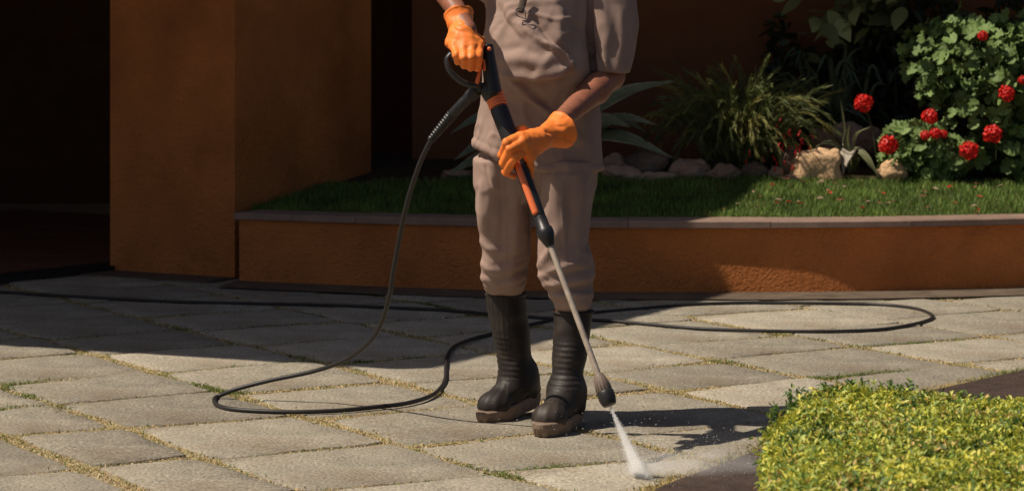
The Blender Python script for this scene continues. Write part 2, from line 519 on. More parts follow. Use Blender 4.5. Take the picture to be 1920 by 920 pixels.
joint_segs = []
slab_count = 0
JW = 0.021
for ci in range(len(A_EDGES) - 1):
    a0, a1 = A_EDGES[ci], A_EDGES[ci + 1]
    rows = list(ROWS.get(ci, []))
    rr = random.Random(ci * 13 + 5)
    if not rows:
        rows = [6.6 + rr.uniform(-0.15, 0.15)]
    while rows[0] > 3.2: rows.insert(0, rows[0] - rr.uniform(0.52, 0.66))
    while rows[-1] < 12.0: rows.append(rows[-1] + rr.uniform(0.52, 0.66))
    for k in range(len(rows) - 1):
        b0, b1 = rows[k], rows[k + 1]
        c = E1 * (a0 + a1) / 2 + E2 * (b0 + b1) / 2
        if not (-3.6 < c[0] < 3.6 and 5.2 < c[1] < 13.0): continue
        if c[0] > bed_x(c[1]) + 0.45: continue
        if c[1] > np.interp(c[0], _gx, _gy) + 0.25: continue
        jj = lambda: rr.uniform(-0.022, 0.022)
        sk0, sk1 = rr.uniform(-0.03, 0.03), rr.uniform(-0.03, 0.03)
        JB = JW * 0.72
        cs = [(a0 + JW + jj(), b0 + JB + sk0 + jj()), (a1 - JW + jj(), b0 + JB - sk0 + jj()), (a1 - JW + jj(), b1 - JB + sk1 + jj()), (a0 + JW + jj(), b1 - JB - sk1 + jj())]
        out = []
        for q in range(4):
            p0, p1 = np.array(cs[q]), np.array(cs[(q + 1) % 4])
            for t in np.linspace(0, 1, 5, endpoint=False):
                w = 0 if t == 0 else rr.uniform(-0.011, 0.011)
                nrm = np.array([-(p1 - p0)[1], (p1 - p0)[0]]); nrm /= np.linalg.norm(nrm)
                out.append(p0 + (p1 - p0) * t + nrm * w)
        out = np.array(out)
        # blunt the corners
        cen = out.mean(0)
        for q in (0, 5, 10, 15):
            out[q] = out[q] + (cen - out[q]) * 0.035
        xy = out[:, :1] * E1 + out[:, 1:] * E2
        cxy = xy.mean(0)
        n = len(xy)
        tilt = np.array([rr.uniform(-0.006, 0.006), rr.uniform(-0.006, 0.006)])
        zt = rr.uniform(-0.0015, 0.003)
        def zz(p): return zt + (p - cxy) @ tilt
        V = []
        for ring, (s, dz) in enumerate(((1.0, -0.045), (1.0, -0.0035), (0.98, 0.0), (0.5, None))):
            for p in xy:
                pp = cxy + (p - cxy) * s
                V.append((pp[0], pp[1], zz(pp) + (rr.uniform(-0.002, 0.0025) if dz is None else dz)))
        V.append((cxy[0], cxy[1], zt + rr.uniform(-0.002, 0.002)))
        F = []
        for r in range(3):
            for j in range(n):
                F.append((r * n + j, r * n + (j + 1) % n, (r + 1) * n + (j + 1) % n, (r + 1) * n + j))
        F += [(3 * n + j, 3 * n + (j + 1) % n, 4 * n) for j in range(n)]
        o = obj('paving_slab', V, F, M['slab'], pavement, origin=(cxy[0], cxy[1], 0))
        slab_count += 1
        joint_segs.append(((a0, b0 + sk0), (a1, b0 - sk0)))
        joint_segs.append(((a0, b0), (a0, b1)))

# grass growing in the joints
pos, cl, hh = [], [], []
for (p, q) in joint_segs:
    p, q = np.array(p), np.array(q)
    L = np.linalg.norm(q - p)
    m = p + (q - p) * 0.5
    mw = E1 * m[0] + E2 * m[1]
    n = int(L * (2000 if mw[1] < 9.6 else 1200))
    t = RNG.uniform(0, 1, n)
    nrm = np.array([-(q - p)[1], (q - p)[0]]) / L
    ab = p + (q - p) * t[:, None] + nrm * (RNG.normal(0, 0.021, n) + 0.012 * np.sin(t * 9 + p[0] * 7 + p[1] * 5))[:, None]
    xy = ab[:, :1] * E1 + ab[:, 1:] * E2
    for x, y in xy:
        g = mnoise.noise((x * 1.6 + 3.1, y * 1.6, 0.3)) + 0.6 * mnoise.noise((x * 7, y * 7, 5.0))
        dens = 0.62 + 0.6 * mnoise.noise((x * 4, y * 4, 9.0))
        if random.random() > dens: continue
        if x > bed_x(y) + 0.05: continue
        green = random.random() < np.clip((g - 0.22) * 2.0, 0.04, 0.8)
        k = random.uniform(0.7, 1.25)
        if green: c = (0.13 * k, 0.17 * k, 0.035 * k)
        else:
            c = random.choice([(0.58, 0.46, 0.23), (0.54, 0.37, 0.19), (0.66, 0.55, 0.34), (0.38, 0.35, 0.13)])
            c = tuple(v * k for v in c)
        pos.append((x, y, -0.009)); cl.append(c)
        hh.append(random.uniform(0.0085, 0.0145) * (1.5 if green else 1.0))
# a strip of grass along the rim of the soil bed
for i in range(len(BED) - 1):
    p, q = np.array(BED[i]), np.array(BED[i + 1])
    n = int(np.linalg.norm(q - p) * 1700)
    for t in RNG.uniform(0, 1, n):
        xy = p + (q - p) * t + RNG.normal(0, 0.028, 2)
        k = random.uniform(0.7, 1.25)
        g = mnoise.noise((xy[0] * 2.3, xy[1] * 2.3, 7.3))
        c = (0.14 * k, 0.17 * k, 0.04 * k) if random.random() < 0.45 + g else (0.42 * k, 0.32 * k, 0.12 * k)
        pos.append((xy[0], xy[1], -0.008)); cl.append(c); hh.append(random.uniform(0.012, 0.03))
pos = np.array(pos); cl = np.array(cl); hh = np.array(hh)
V, F, C = blades(pos, RNG.uniform(0, 2 * math.pi, len(pos)), hh, RNG.uniform(0.0028, 0.0055, len(pos)), cl, (0.3, 2.2))
o = obj('joint_grass', V, F, M['grass'], pavement, smooth=False, cols=C); o['kind'] = 'stuff'

# damp soil bed that the clipped hedge grows from
gx, gy = np.meshgrid(np.linspace(0, 1, 60), np.linspace(0, 1, 90), indexing='ij')
ys = 5.0 + gy * 5.6
xs = bed_x(ys) + gx ** 1.5 * 4.0
zs = 0.009 + 0.012 * np.array([[mnoise.noise((x * 5, y * 5, 2.0)) * 0.5 + 0.5 for x, y in zip(r, s)] for r, s in zip(xs, ys)]) * np.clip(gx * 12, 0, 1) - 0.02 * (gx == 0)
I = np.arange(60 * 90).reshape(60, 90)
F = np.stack([I[:-1, :-1], I[1:, :-1], I[1:, 1:], I[:-1, 1:]], -1).reshape(-1, 4)
obj('soil_bed', np.stack([xs, ys, zs], -1).reshape(-1, 3), F, M['soil'])['kind'] = 'structure'

# ------------------------------------------------------------------ house
house = thing('house', (-1.3, 12.4, 0), 'ochre stuccoed house with a deep dark porch and an overhanging roof', 'house')
PC = PB + ND * 1.19; PE = np.array([-0.534, 13.80])
PD = PA + ND * 1.19
v, f = prism([PA, PB, PC, PD], -0.05, 4.4)
o = obj('wall', v, f, M['stucco'], house, smooth=False); o['label'] = 'ochre stucco corner pier beside the dark porch'
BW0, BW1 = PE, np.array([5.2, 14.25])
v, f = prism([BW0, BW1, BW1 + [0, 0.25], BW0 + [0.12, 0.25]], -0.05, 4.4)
obj('wall', v, f, M['rear_stucco'], house, smooth=False)['label'] = 'rear wall behind the flower bed, its shade darkened into the colour'
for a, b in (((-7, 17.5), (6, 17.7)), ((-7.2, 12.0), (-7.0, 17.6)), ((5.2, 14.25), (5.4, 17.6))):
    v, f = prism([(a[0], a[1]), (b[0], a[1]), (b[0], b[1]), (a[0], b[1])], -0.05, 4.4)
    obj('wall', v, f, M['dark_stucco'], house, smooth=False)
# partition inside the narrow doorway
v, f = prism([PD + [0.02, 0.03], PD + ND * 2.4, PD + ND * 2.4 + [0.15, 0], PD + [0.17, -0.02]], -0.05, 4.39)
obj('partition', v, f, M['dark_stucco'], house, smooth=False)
# roof slab and an unseen lower eave added for shade: their edges throw the shade over the forecourt and the garden
H, H2 = 4.4, 2.25
sh = -np.array([LD.x, LD.y]) / -LD.z
def up_sun(x, y, z=0.0, h=H):
    return np.array([x, y]) + sh * (h - z)
R0 = up_sun(-0.414, 9.11); R1 = up_sun(0.84, 11.55); R2 = up_sun(0.95, 12.2, .36); R3 = up_sun(1.16, 12.95, .44)
RL = R0 + np.array([-1, 0.44]) * 6.5
v, f = prism([RL, R0, R1, R2, R3, (R3[0] + 0.3, R3[1] + 0.15), (R3[0] + 0.6, 18.2), (-9.5, 18.2)], H, H + 0.22)
obj('roof', v, f, M['roof'], house, smooth=False)
e0 = up_sun(1.10, 12.98, .44, H2); e1 = up_sun(1.5, 13.1, .44, H2)
v, f = prism([e0, e1, (6.0, 13.05), (6.0, 14.2), (e0[0] - 0.5, 13.9), (e0[0] - 0.5, e0[1] + 0.1)], H2, H2 + 0.14)
obj('added_shade_eave', v, f, M['roof'], house, smooth=False)

# porch floor left of the pier, with its edging strip and tile courses
L0 = G(190, 512)[:2]; L1 = G(0, 533)[:2]
ld = (L1 - L0) / np.linalg.norm(L1 - L0)
ln = np.array([ld[1], -ld[0]]);  ln = ln if ln[0] < 0 else -ln
porch = obj('porch_floor', *prism([L0 - ld * 6, L0 + ld * 5, L0 + ld * 5 + ln * 6, L0 - ld * 6 + ln * 6], -0.05, 0.004), M['joint'], smooth=False)
porch['kind'] = 'structure'
v, f = prism([L0 - ld * 3, L0 + ld * 5, L0 + ld * 5 + ln * 0.18, L0 - ld * 3 + ln * 0.18], -0.05, 0.03)
obj('edging_strip', v, f, M['black'], porch, smooth=False)
for i in range(7):
    for j in range(14):
        p = L0 + ld * (3.2 - j * 0.45) + ln * (0.19 + i * 0.45)
        g = 0.006
        q = [p + ld * g + ln * g, p + ld * (0.45 - g) + ln * g, p + ld * (0.45 - g) + ln * (0.45 - g), p + ld * g + ln * (0.45 - g)]
        v, f = prism(q, -0.01, 0.02)
        obj('floor_tile', v, f, M['tile'], porch, smooth=False)

# apron strip of mossy concrete along the planter and the pier
arc_out = arc(0.27, -1.25, 3.9, 60); arc_in = arc(-0.05, -1.3, 3.8, 60)
V = [(p[0], p[1], 0.007 + 0.004 * mnoise.noise((p[0] * 4, 0, 0))) for p in arc_out] + [(p[0], p[1], 0.012) for p in arc_in]
F = [(i, i + 1, 61 + i, 60 + i) for i in range(59)]
obj('planter_apron', V, F, M['apron'])['kind'] = 'structure'
w0 = PA - FD * 0.05 - ND * 0.02; 
v, f = prism([PA - ND * 0.24 - FD * 0.02, PB - ND * 0.24 + FD * 0.02, PB + ND * 0.1, PA + ND * 0.1], -0.03, 0.008)
obj('pier_apron', v, f, M['apron'], smooth=False)['kind'] = 'structure'

# ------------------------------------------------------------------ planter
planter = thing('planter', (0.8, 11.6, 0), 'long low curved ochre planter wall with a granite coping', 'planter')
a_o = arc(0, -1.285, 3.9, 90); a_i = arc(-0.18, -1.2, 3.8, 90)
V = []; nz = 2
for p in a_o: V.append((p[0], p[1], -0.05))
for p in a_o: V.append((p[0], p[1], 0.298))
for p in a_i: V.append((p[0], p[1], 0.298))
for p in a_i: V.append((p[0], p[1], -0.05))
F = []
for r in range(3):
    for i in range(89):
        F.append((r * 90 + i, r * 90 + i + 1, (r + 1) * 90 + i + 1, (r + 1) * 90 + i))
F += [(0, 90, 180, 270), (89, 359, 269, 179)]
obj('wall', V, F, M['stucco'], planter, smooth=False)
# coping stones
CO = 0.021
xs = [-1.30]
rr = random.Random(3)
while xs[-1] < 3.7: xs.append(xs[-1] + rr.uniform(0.55, 0.7))
for i in range(len(xs) - 1):
    x0, x1 = xs[i] + 0.0015, xs[i + 1] - 0.0015
    po = arc(CO, x0, x1, 7)
    pi = arc(-0.22, x0, x1, 7); pb = arc(CO - 0.006, x0, x1, 7)
    zt = 0.332 + rr.uniform(-0.002, 0.002)
    V = [(p[0], p[1], 0.301) for p in po] + [(p[0], p[1], zt - 0.006) for p in po] + [(p[0], p[1], zt) for p in pb] + [(p[0], p[1], zt) for p in pi] + [(p[0], p[1], 0.301) for p in pi]
    F = [(r * 7 + j, r * 7 + j + 1, (r + 1) * 7 + j + 1, (r + 1) * 7 + j) for r in range(4) for j in range(6)]
    F += [(0, 7, 14, 21, 28), (6, 34, 27, 20, 13), tuple(28 + j for j in range(7)) + tuple(6 - j for j in range(7))]
    obj('coping_stone', V, F, M['coping'], planter, smooth=False)

def y_arc(x):
    return np.interp(x, _gx, _gy) + 0.21 * np.hypot(1, np.interp(x, _gx, _gs))
def z_lawn(x, y):
    t = np.clip((y - y_arc(x)) / 1.0, 0, 1.6)
    return 0.318 + 0.115 * t
def sheet(name, x0, x1, y1, nx, ny, dz, m, start=0.0):
    gx, gy = np.meshgrid(np.linspace(x0, x1, nx), np.linspace(0, 1, ny), indexing='ij')
    yy = y_arc(gx) + start + (y1 - y_arc(gx) - start) * gy
    zz = z_lawn(gx, yy) + dz
    I = np.arange(nx * ny).reshape(nx, ny)
    F = np.stack([I[:-1, :-1], I[1:, :-1], I[1:, 1:], I[:-1, 1:]], -1).reshape(-1, 4)
    o = obj(name, np.stack([gx, yy, zz], -1).reshape(-1, 3), F, m)
    o['kind'] = 'structure'
    return o
sheet('garden_soil', -1.3, 3.8, 14.4, 60, 30, -0.006, M['earth'])
lawn = sheet('lawn', -1.3, 3.8, 13.0, 60, 20, 0.0, M['lawn'])
n = 95000
x = RNG.uniform(-1.25, 3.0, n); y = RNG.uniform(11.55, 13.12, n)
ed = np.array([mnoise.noise((a * 6, 3.0, 0)) for a in x]) * 0.07
ok = (y > y_arc(x) - 0.02) & (y < 12.98 + ed)
ok &= ~(((np.stack([x, y], 1) - PB) @ np.array([ND[1], -ND[0]]) < 0.0) & ((np.stack([x, y], 1) - PB) @ ND < 1.3))
x, y = x[ok], y[ok]; n = len(x)
tone = np.array([mnoise.noise((a * 5, b * 5, 1.0)) for a, b in zip(x, y)])
k = RNG.uniform(0.5, 1.6, n) * (1 + 0.6 * tone)
base = np.array([0.12, 0.19, 0.035])
C = base[None] * k[:, None]
dry = RNG.uniform(0, 1, n) < 0.06
C[dry] = np.array([0.26, 0.21, 0.07]) * k[dry][:, None]
hl = RNG.uniform(0.022, 0.045, n) * (1 + 0.3 * tone)
V, F, C = blades(np.stack([x, y, z_lawn(x, y) - 0.004], 1), RNG.uniform(0, 6.28, n), hl, RNG.uniform(0.002, 0.004, n), C)
o = obj('lawn_grass', V, F, M['grass'], lawn, smooth=False, cols=C); o['kind'] = 'stuff'
# fallen petals and dead leaves on the lawn
n = 60
px = RNG.uniform(0.9, 2.6, n); py = RNG.uniform(11.95, 12.95, n)
pos = np.stack([px, py, z_lawn(px, py) + 0.028], 1)
an = RNG.uniform(0, 6.28, n)
tn = np.stack([np.cos(an), np.sin(an), RNG.uniform(-.3, .3, n)], 1)
nr = np.tile([0.1, -0.2, 1.0], (n, 1)) + RNG.normal(0, 0.3, (n, 3))
cc = np.array([[(0.35, 0.13, 0.08), (0.5, 0.04, 0.02), (0.30, 0.20, 0.12), (0.42, 0.30, 0.2)][i % 4] for i in range(n)])
V, F, C = leaf_batch(pos, tn, nr, RNG.uniform(0.02, 0.045, n), RNG.uniform(0.012, 0.025, n), cols=cc)
o = obj('fallen_leaves', V, F, M['leaf'], lawn, cols=C); o['kind'] = 'stuff'

# ------------------------------------------------------------------ boulders
def ico(sub):
    t = (1 + 5 ** .5) / 2
    v = [(-1, t, 0), (1, t, 0), (-1, -t, 0), (1, -t, 0), (0, -1, t), (0, 1, t), (0, -1, -t), (0, 1, -t), (t, 0, -1), (t, 0, 1), (-t, 0, -1), (-t, 0, 1)]
    v = [np.array(p) / np.linalg.norm(p) for p in v]
    f = [(0, 11, 5), (0, 5, 1), (0, 1, 7), (0, 7, 10), (0, 10, 11), (1, 5, 9), (5, 11, 4), (11, 10, 2), (10, 7, 6), (7, 1, 8), (3, 9, 4), (3, 4, 2), (3, 2, 6), (3, 6, 8), (3, 8, 9), (4, 9, 5), (2, 4, 11), (6, 2, 10), (8, 6, 7), (9, 8, 1)]
    for _ in range(sub):
        c = {}; nf = []
        def mid(a, b):
            k = (min(a, b), max(a, b))
            if k not in c:
                m = v[a] + v[b]; v.append(m / np.linalg.norm(m)); c[k] = len(v) - 1
            return c[k]
        for a, b, d in f:
            x, y, z = mid(a, b), mid(b, d), mid(d, a)
            nf += [(a, x, z), (b, y, x), (d, z, y), (x, y, z)]
        f = nf
    return np.array(v), np.array(f)
IV, IF = ico(3)
def boulder(u, vc, w, h, Y, label, square=0.0, seed=0):
    c = P(u, vc, Y); m = Y / FPX
    rx, rz, ry = w / 2 * m * 1.12, h / 2 * m * 1.35, w / 2 * m * 0.8
    v = IV.copy()
    if square:
        v = np.sign(v) * np.abs(v) ** (1 - square)
        v /= np.abs(v).max(1)[:, None] ** 0.5
    d = np.array([1 + 0.34 * mnoise.noise(Vector(p) * 1.2 + Vector((seed * 7.1, 0, 0))) + 0.13 * mnoise.noise(Vector(p) * 3.5 + Vector((seed * 3.1, 2, 0))) for p in v])
    v = v * d[:, None] * np.array([rx, ry, rz])
    o = obj('boulder', v + c, IF, M['litrock' if 'sunlit' in label and ('big' in label or 'orange boulder under' in label) and 'back' not in label else 'rock'], origin=(c[0], c[1], c[2] - rz))
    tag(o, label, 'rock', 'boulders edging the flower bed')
for i, a in enumerate([
    (1150, 312, 50, 34, 13.02, 'dark rounded boulder nearest the worker, upper of the pair'),
    (1212, 311, 82, 46, 13.12, 'broad reddish boulder right behind the grey striped leaves, in shade'),
    (1166, 328, 66, 28, 12.93, 'flat pale boulder at the lawn edge close to the worker'),
    (1228, 336, 62, 22, 12.92, 'low flat stone in front of the broad reddish boulder'),
    (1298, 323, 72, 40, 12.98, 'shaded brown boulder left of the feathery bush stems'),
    (1358, 326, 52, 28, 12.93, 'small smooth boulder below the feathery bush, lit on top'),
    (1413, 322, 46, 26, 13.0, 'dark stone beneath the feathery bush'),
    (1455, 324, 24, 18, 12.95, 'tiny pinkish stone beside the dark upright boulder'),
    (1485, 312, 40, 52, 13.05, 'dark upright boulder just left of the squarish tan one'),
    (1480, 336, 40, 14, 12.9, 'low grey stone at the lawn edge before the dark upright boulder'),
    (1534, 318, 74, 54, 12.94, 'big squarish sunlit tan boulder'),
    (1676, 320, 46, 32, 12.93, 'sunlit orange boulder under the lowest red geranium'),
    (1652, 324, 16, 16, 12.95, 'tiny pink stone just left of the sunlit orange boulder'),
    (1540, 270, 48, 40, 13.25, 'dark reddish boulder at the back, above the squarish tan one'),
    (1590, 262, 60, 48, 13.4, 'large dark boulder behind the sprouting strap leaves'),
    (1630, 265, 50, 40, 13.35, 'dark boulder behind the leaning red flower stalk'),
    (858, 328, 56, 16, 13.1, 'pale flat stone left of the worker below the striped leaves'),
]):
    boulder(*a, square=0.45 if i == 10 else 0.0, seed=i + 1)

# ------------------------------------------------------------------ planting
# grey-green variegated strap plant behind the worker
def strap_plant(name, root, leaves, label, cat, m, width, cols=None, label_leaf=None):
    t = thing(name, root, label, cat)
    for pts, w in leaves:
        v, f, e = strap([P(*p) for p in pts], w, up=(-0.1, -0.85, 0.5))
        c = None
        if cols: c = np.where(e[:, None] > 0.5, np.array(cols[1]), np.array(cols[0]))
        obj('leaf', v, f, m, t, cols=c)
    return t
vy = 13.15
strap_plant('variegated_agave', P(1030, 330, vy), [
    ([(1040, 300, 13.2), (1100, 220, 13.1), (1180, 172, 13.0), (1268, 152, 12.9)], 0.075),
    ([(1040, 310, 13.2), (1100, 245, 13.0), (1140, 228, 12.9), (1182, 238, 12.8)], 0.085),
    ([(1050, 310, 13.2), (1120, 245, 13.1), (1170, 222, 13.0), (1232, 234, 12.9)], 0.06),
    ([(1040, 320, 13.2), (1110, 260, 13.1), (1180, 262, 13.0), (1262, 296, 12.9)], 0.075),
    ([(1040, 320, 13.1), (1110, 240, 13.3), (1165, 225, 13.3), (1215, 250, 13.2)], 0.06),
    ([(1020, 310, 13.2), (960, 230, 13.1), (900, 222, 13.0), (845, 250, 12.9)], 0.065),
    ([(1020, 315, 13.2), (950, 262, 13.0), (900, 272, 12.9), (852, 300, 12.8)], 0.07),
    ([(1020, 320, 13.2), (940, 290, 13.0), (890, 302, 12.9), (838, 328, 12.85)], 0.07),
    ([(1030, 310, 13.2), (1020, 220, 13.2), (1000, 160, 13.2), (960, 120, 13.1)], 0.075),
    ([(1035, 310, 13.2), (1060, 200, 13.3), (1080, 130, 13.3), (1120, 80, 13.2)], 0.075)],
    'grey-green strap-leaved plant with pale leaf edges, right behind the worker', 'plant', M['agave'], 0.07, ((0.13, 0.15, 0.085), (0.44, 0.41, 0.27)))

# young sprouting strap plant between the two sunlit boulders
sp = strap_plant('strap_leaf_plant', P(1596, 330, 13.0), [
    ([(1594, 322, 13.0), (1590, 290, 13.0), (1586, 262, 13.0), (1594, 232, 12.98)], 0.036),
    ([(1598, 315, 13.0), (1600, 275, 12.98), (1608, 250, 12.95), (1632, 238, 12.9)], 0.014),
    ([(1594, 318, 13.0), (1572, 276, 12.98), (1548, 268, 12.95), (1528, 276, 12.9)], 0.022),
    ([(1600, 318, 13.0), (1606, 282, 12.95), (1628, 300, 12.9), (1648, 332, 12.88)], 0.034),
    ([(1602, 320, 13.0), (1614, 296, 12.95), (1634, 312, 12.9), (1652, 336, 12.9)], 0.024),
    ([(1592, 290, 13.0), (1584, 250, 13.0), (1580, 215, 13.0), (1576, 186, 13.0)], 0.012)],
    'small sprouting plant with curving strap leaves between the sunlit boulders', 'plant', M['agave'], 0.03, ((0.12, 0.13, 0.05), (0.30, 0.30, 0.18)))
v, f, e = strap([P(*p) for p in [(1602, 300, 12.97), (1594, 285, 12.95), (1588, 300, 12.9), (1580, 330, 12.88)]], 0.075)
o = obj('dried_leaf', v, f, M['dry'], sp); o['label'] = 'pale dried leaf hanging down'

# dark strap-leaved clump against the back wall
lv = []
rr = random.Random(11)
for i in range(34):
    u = 1560 + rr.uniform(-40, 40); du = rr.uniform(-95, 95); top = rr.uniform(70, 190)
    lv.append(([(u, 300, 13.55), (u + du * 0.25, 240, 13.5), (u + du * 0.6, top + 20, 13.45), (u + du, top + rr.uniform(-10, 60), 13.4)], rr.uniform(0.02, 0.035)))
strap_plant('strap_leaf_clump', P(1560, 310, 13.5), lv, 'dark clump of narrow arching leaves in the shade at the back', 'plant', M['darkleaf'], 0.03)

# feathery bush with tiny red tubular flowers
fb = thing('feathery_bush', P(1385, 325, 13.12), 'feathery fountain-like bush with thin drooping green stems and tiny red flowers', 'bush')
rr = random.Random(21)
npos, ntan, nnor, ncol, nL, nW = [], [], [], [], [], []
stems = []
tips = []
for i in range(260):
    az = rr.uniform(0, 2 * math.pi)
    b = P(1385 + rr.gauss(0, 20), 330, 13.12 + rr.gauss(0, 0.05))
    d = np.array([math.cos(az) * rr.uniform(0.1, 0.62), math.sin(az) * rr.uniform(0.1, 0.5), 1.0])
    d /= np.linalg.norm(d)
    L = rr.uniform(0.36, 0.66)
    steps = 13
    pts = [b]
    droop = rr.uniform(0.10, 0.34)
    for s in range(steps):
        d = d + np.array([0, 0, -droop * (s / steps) * 1.5]) + np.array([rr.gauss(0, .03), rr.gauss(0, .03), 0])
        d /= np.linalg.norm(d)
        pts.append(pts[-1] + d * L / steps)
    pts = np.array(pts)
    stems.append(tube(pts, np.linspace(0.0017, 0.0006, len(pts)), 3))
    tips.append(pts[-1])
    shade = rr.uniform(0.7, 1.4)
    yel = rr.random() < 0.35
    for s in range(3, len(pts)):
        for r in range(9):
            t = rr.random()
            p = pts[s - 1] + (pts[s] - pts[s - 1]) * t
            ax = pts[s] - pts[s - 1]; ax /= np.linalg.norm(ax)
            rv = np.array([rr.gauss(0, 1), rr.gauss(0, 1), rr.gauss(0, 1)])
            dd = ax * 1.5 + rv * 0.33 + np.array([0, 0, -0.25])
            npos.append(p); ntan.append(dd); nnor.append(rv)
            nL.append(rr.uniform(0.035, 0.08)); nW.append(rr.uniform(0.0013, 0.0022))
            k = shade * rr.uniform(0.8, 1.2)
            ncol.append((0.30 * k, 0.28 * k, 0.085 * k) if yel and s > 6 else (0.17 * k, 0.20 * k, 0.065 * k))
v, f = merge(stems)
obj('stems', v, f, M['stem'], fb)['kind'] = 'stuff'
V, F, C = leaf_batch(np.array(npos), np.array(ntan), np.array(nnor), np.array(nL), np.array(nW), cols=np.array(ncol))
obj('needles', V, F, M['needle'], fb, cols=C)['kind'] = 'stuff'
me_fl = None
for i in range(34):
    u, vv = (rr.uniform(1455, 1520), rr.uniform(240, 312)) if i < 26 else (rr.uniform(1390, 1470), rr.uniform(215, 300))
    p = P(u, vv, 12.88 + rr.uniform(0, 0.1))
    if me_fl is None:
        vf, ff = lathe((0, 0, 0), (0.004, -0.002, -0.026), [(0, 0.0012), (0.3, 0.0024), (0.8, 0.0036), (1, 0.0052)], 6)
        me_fl = mesh_data('flower', vf, ff, M['red'])
    o = bpy.data.objects.new('flower', me_fl)
    o.location = p - world_loc(fb)
    o.rotation_euler = (rr.uniform(-.5, .5), rr.uniform(-.5, .5), rr.uniform(0, 6))
    o.scale = [rr.uniform(0.9, 1.3)] * 3
    link(o, fb)

# round lobed geranium leaf meshes
def ger_leaf(seed):
    r = random.Random(seed)
    n = 22
    V = [(0, 0, 0.0)]; F = []
    for ring, rad in ((0, 0.5), (1, 1.0)):
        for i in range(n):
            a = -math.pi / 2 + 0.28 + (2 * math.pi - 0.56) * i / (n - 1)
            lob = 1 + 0.06 * math.cos(a * 8 + seed) * ring + r.uniform(-0.05, 0.05) * ring
            rr_ = rad * lob
            V.append((math.cos(a) * rr_, math.sin(a) * rr_ + 0.1, 0.12 * rad + 0.14 * (0.4 + ring) * math.cos(a * 8 + seed) * rad + 0.22 * rad * rad * math.sin(a * 2 + seed) + r.uniform(-.10, .10)))
    for i in range(n - 1):
        F.append((0, 1 + i, 2 + i))
        F.append((1 + i, 1 + n + i, 2 + n + i, 2 + i))
    return mesh_data('leaf', V, F, M['ger'])
GL = [ger_leaf(s) for s in range(5)]
def orient(nrm, roll):
    q = Vector(nrm).to_track_quat('Z', 'Y')
    from mathutils import Quaternion
    return (q @ Quaternion((0, 0, 1), roll)).to_euler()
def flower_head(p, r, parent, seed):
    rg = random.Random(seed)
    parts = []
    nf = 34
    for i in range(nf):
        zz = 1 - 2 * (i + .5) / nf
        th = i * 2.399 + rg.uniform(-.2, .2)
        n = np.array([math.sqrt(1 - zz * zz) * math.cos(th), math.sqrt(1 - zz * zz) * math.sin(th), zz * 0.8])
        n /= np.linalg.norm(n)
        c = p + n * r * rg.uniform(0.72, 0.98)
        t1 = np.cross(n, [0.3, 0.2, 1]); t1 /= np.linalg.norm(t1); t2 = np.cross(n, t1)
        V = [c - n * r * 0.2]; F = []
        for k in range(5):
            a = k * 1.2566 + rg.random()
            d = t1 * math.cos(a) + t2 * math.sin(a); s = -t1 * math.sin(a) + t2 * math.cos(a)
            ps = r * rg.uniform(0.32, 0.44)
            b = len(V)
            V += [c + d * ps * 0.45 + s * ps * 0.38 + n * ps * .1, c + d * ps + s * ps * 0.3 + n * ps * rg.uniform(-.1, .35), c + d * ps - s * ps * 0.3 + n * ps * rg.uniform(-.1, .35), c + d * ps * 0.45 - s * ps * 0.38 + n * ps * .1]
            F += [(0, b, b + 3), (b, b + 1, b + 2, b + 3)]
        parts.append((np.array(V), F))
    v, f = merge(parts)
    return obj('flower_head', v, f, M['red'], parent, smooth=False)
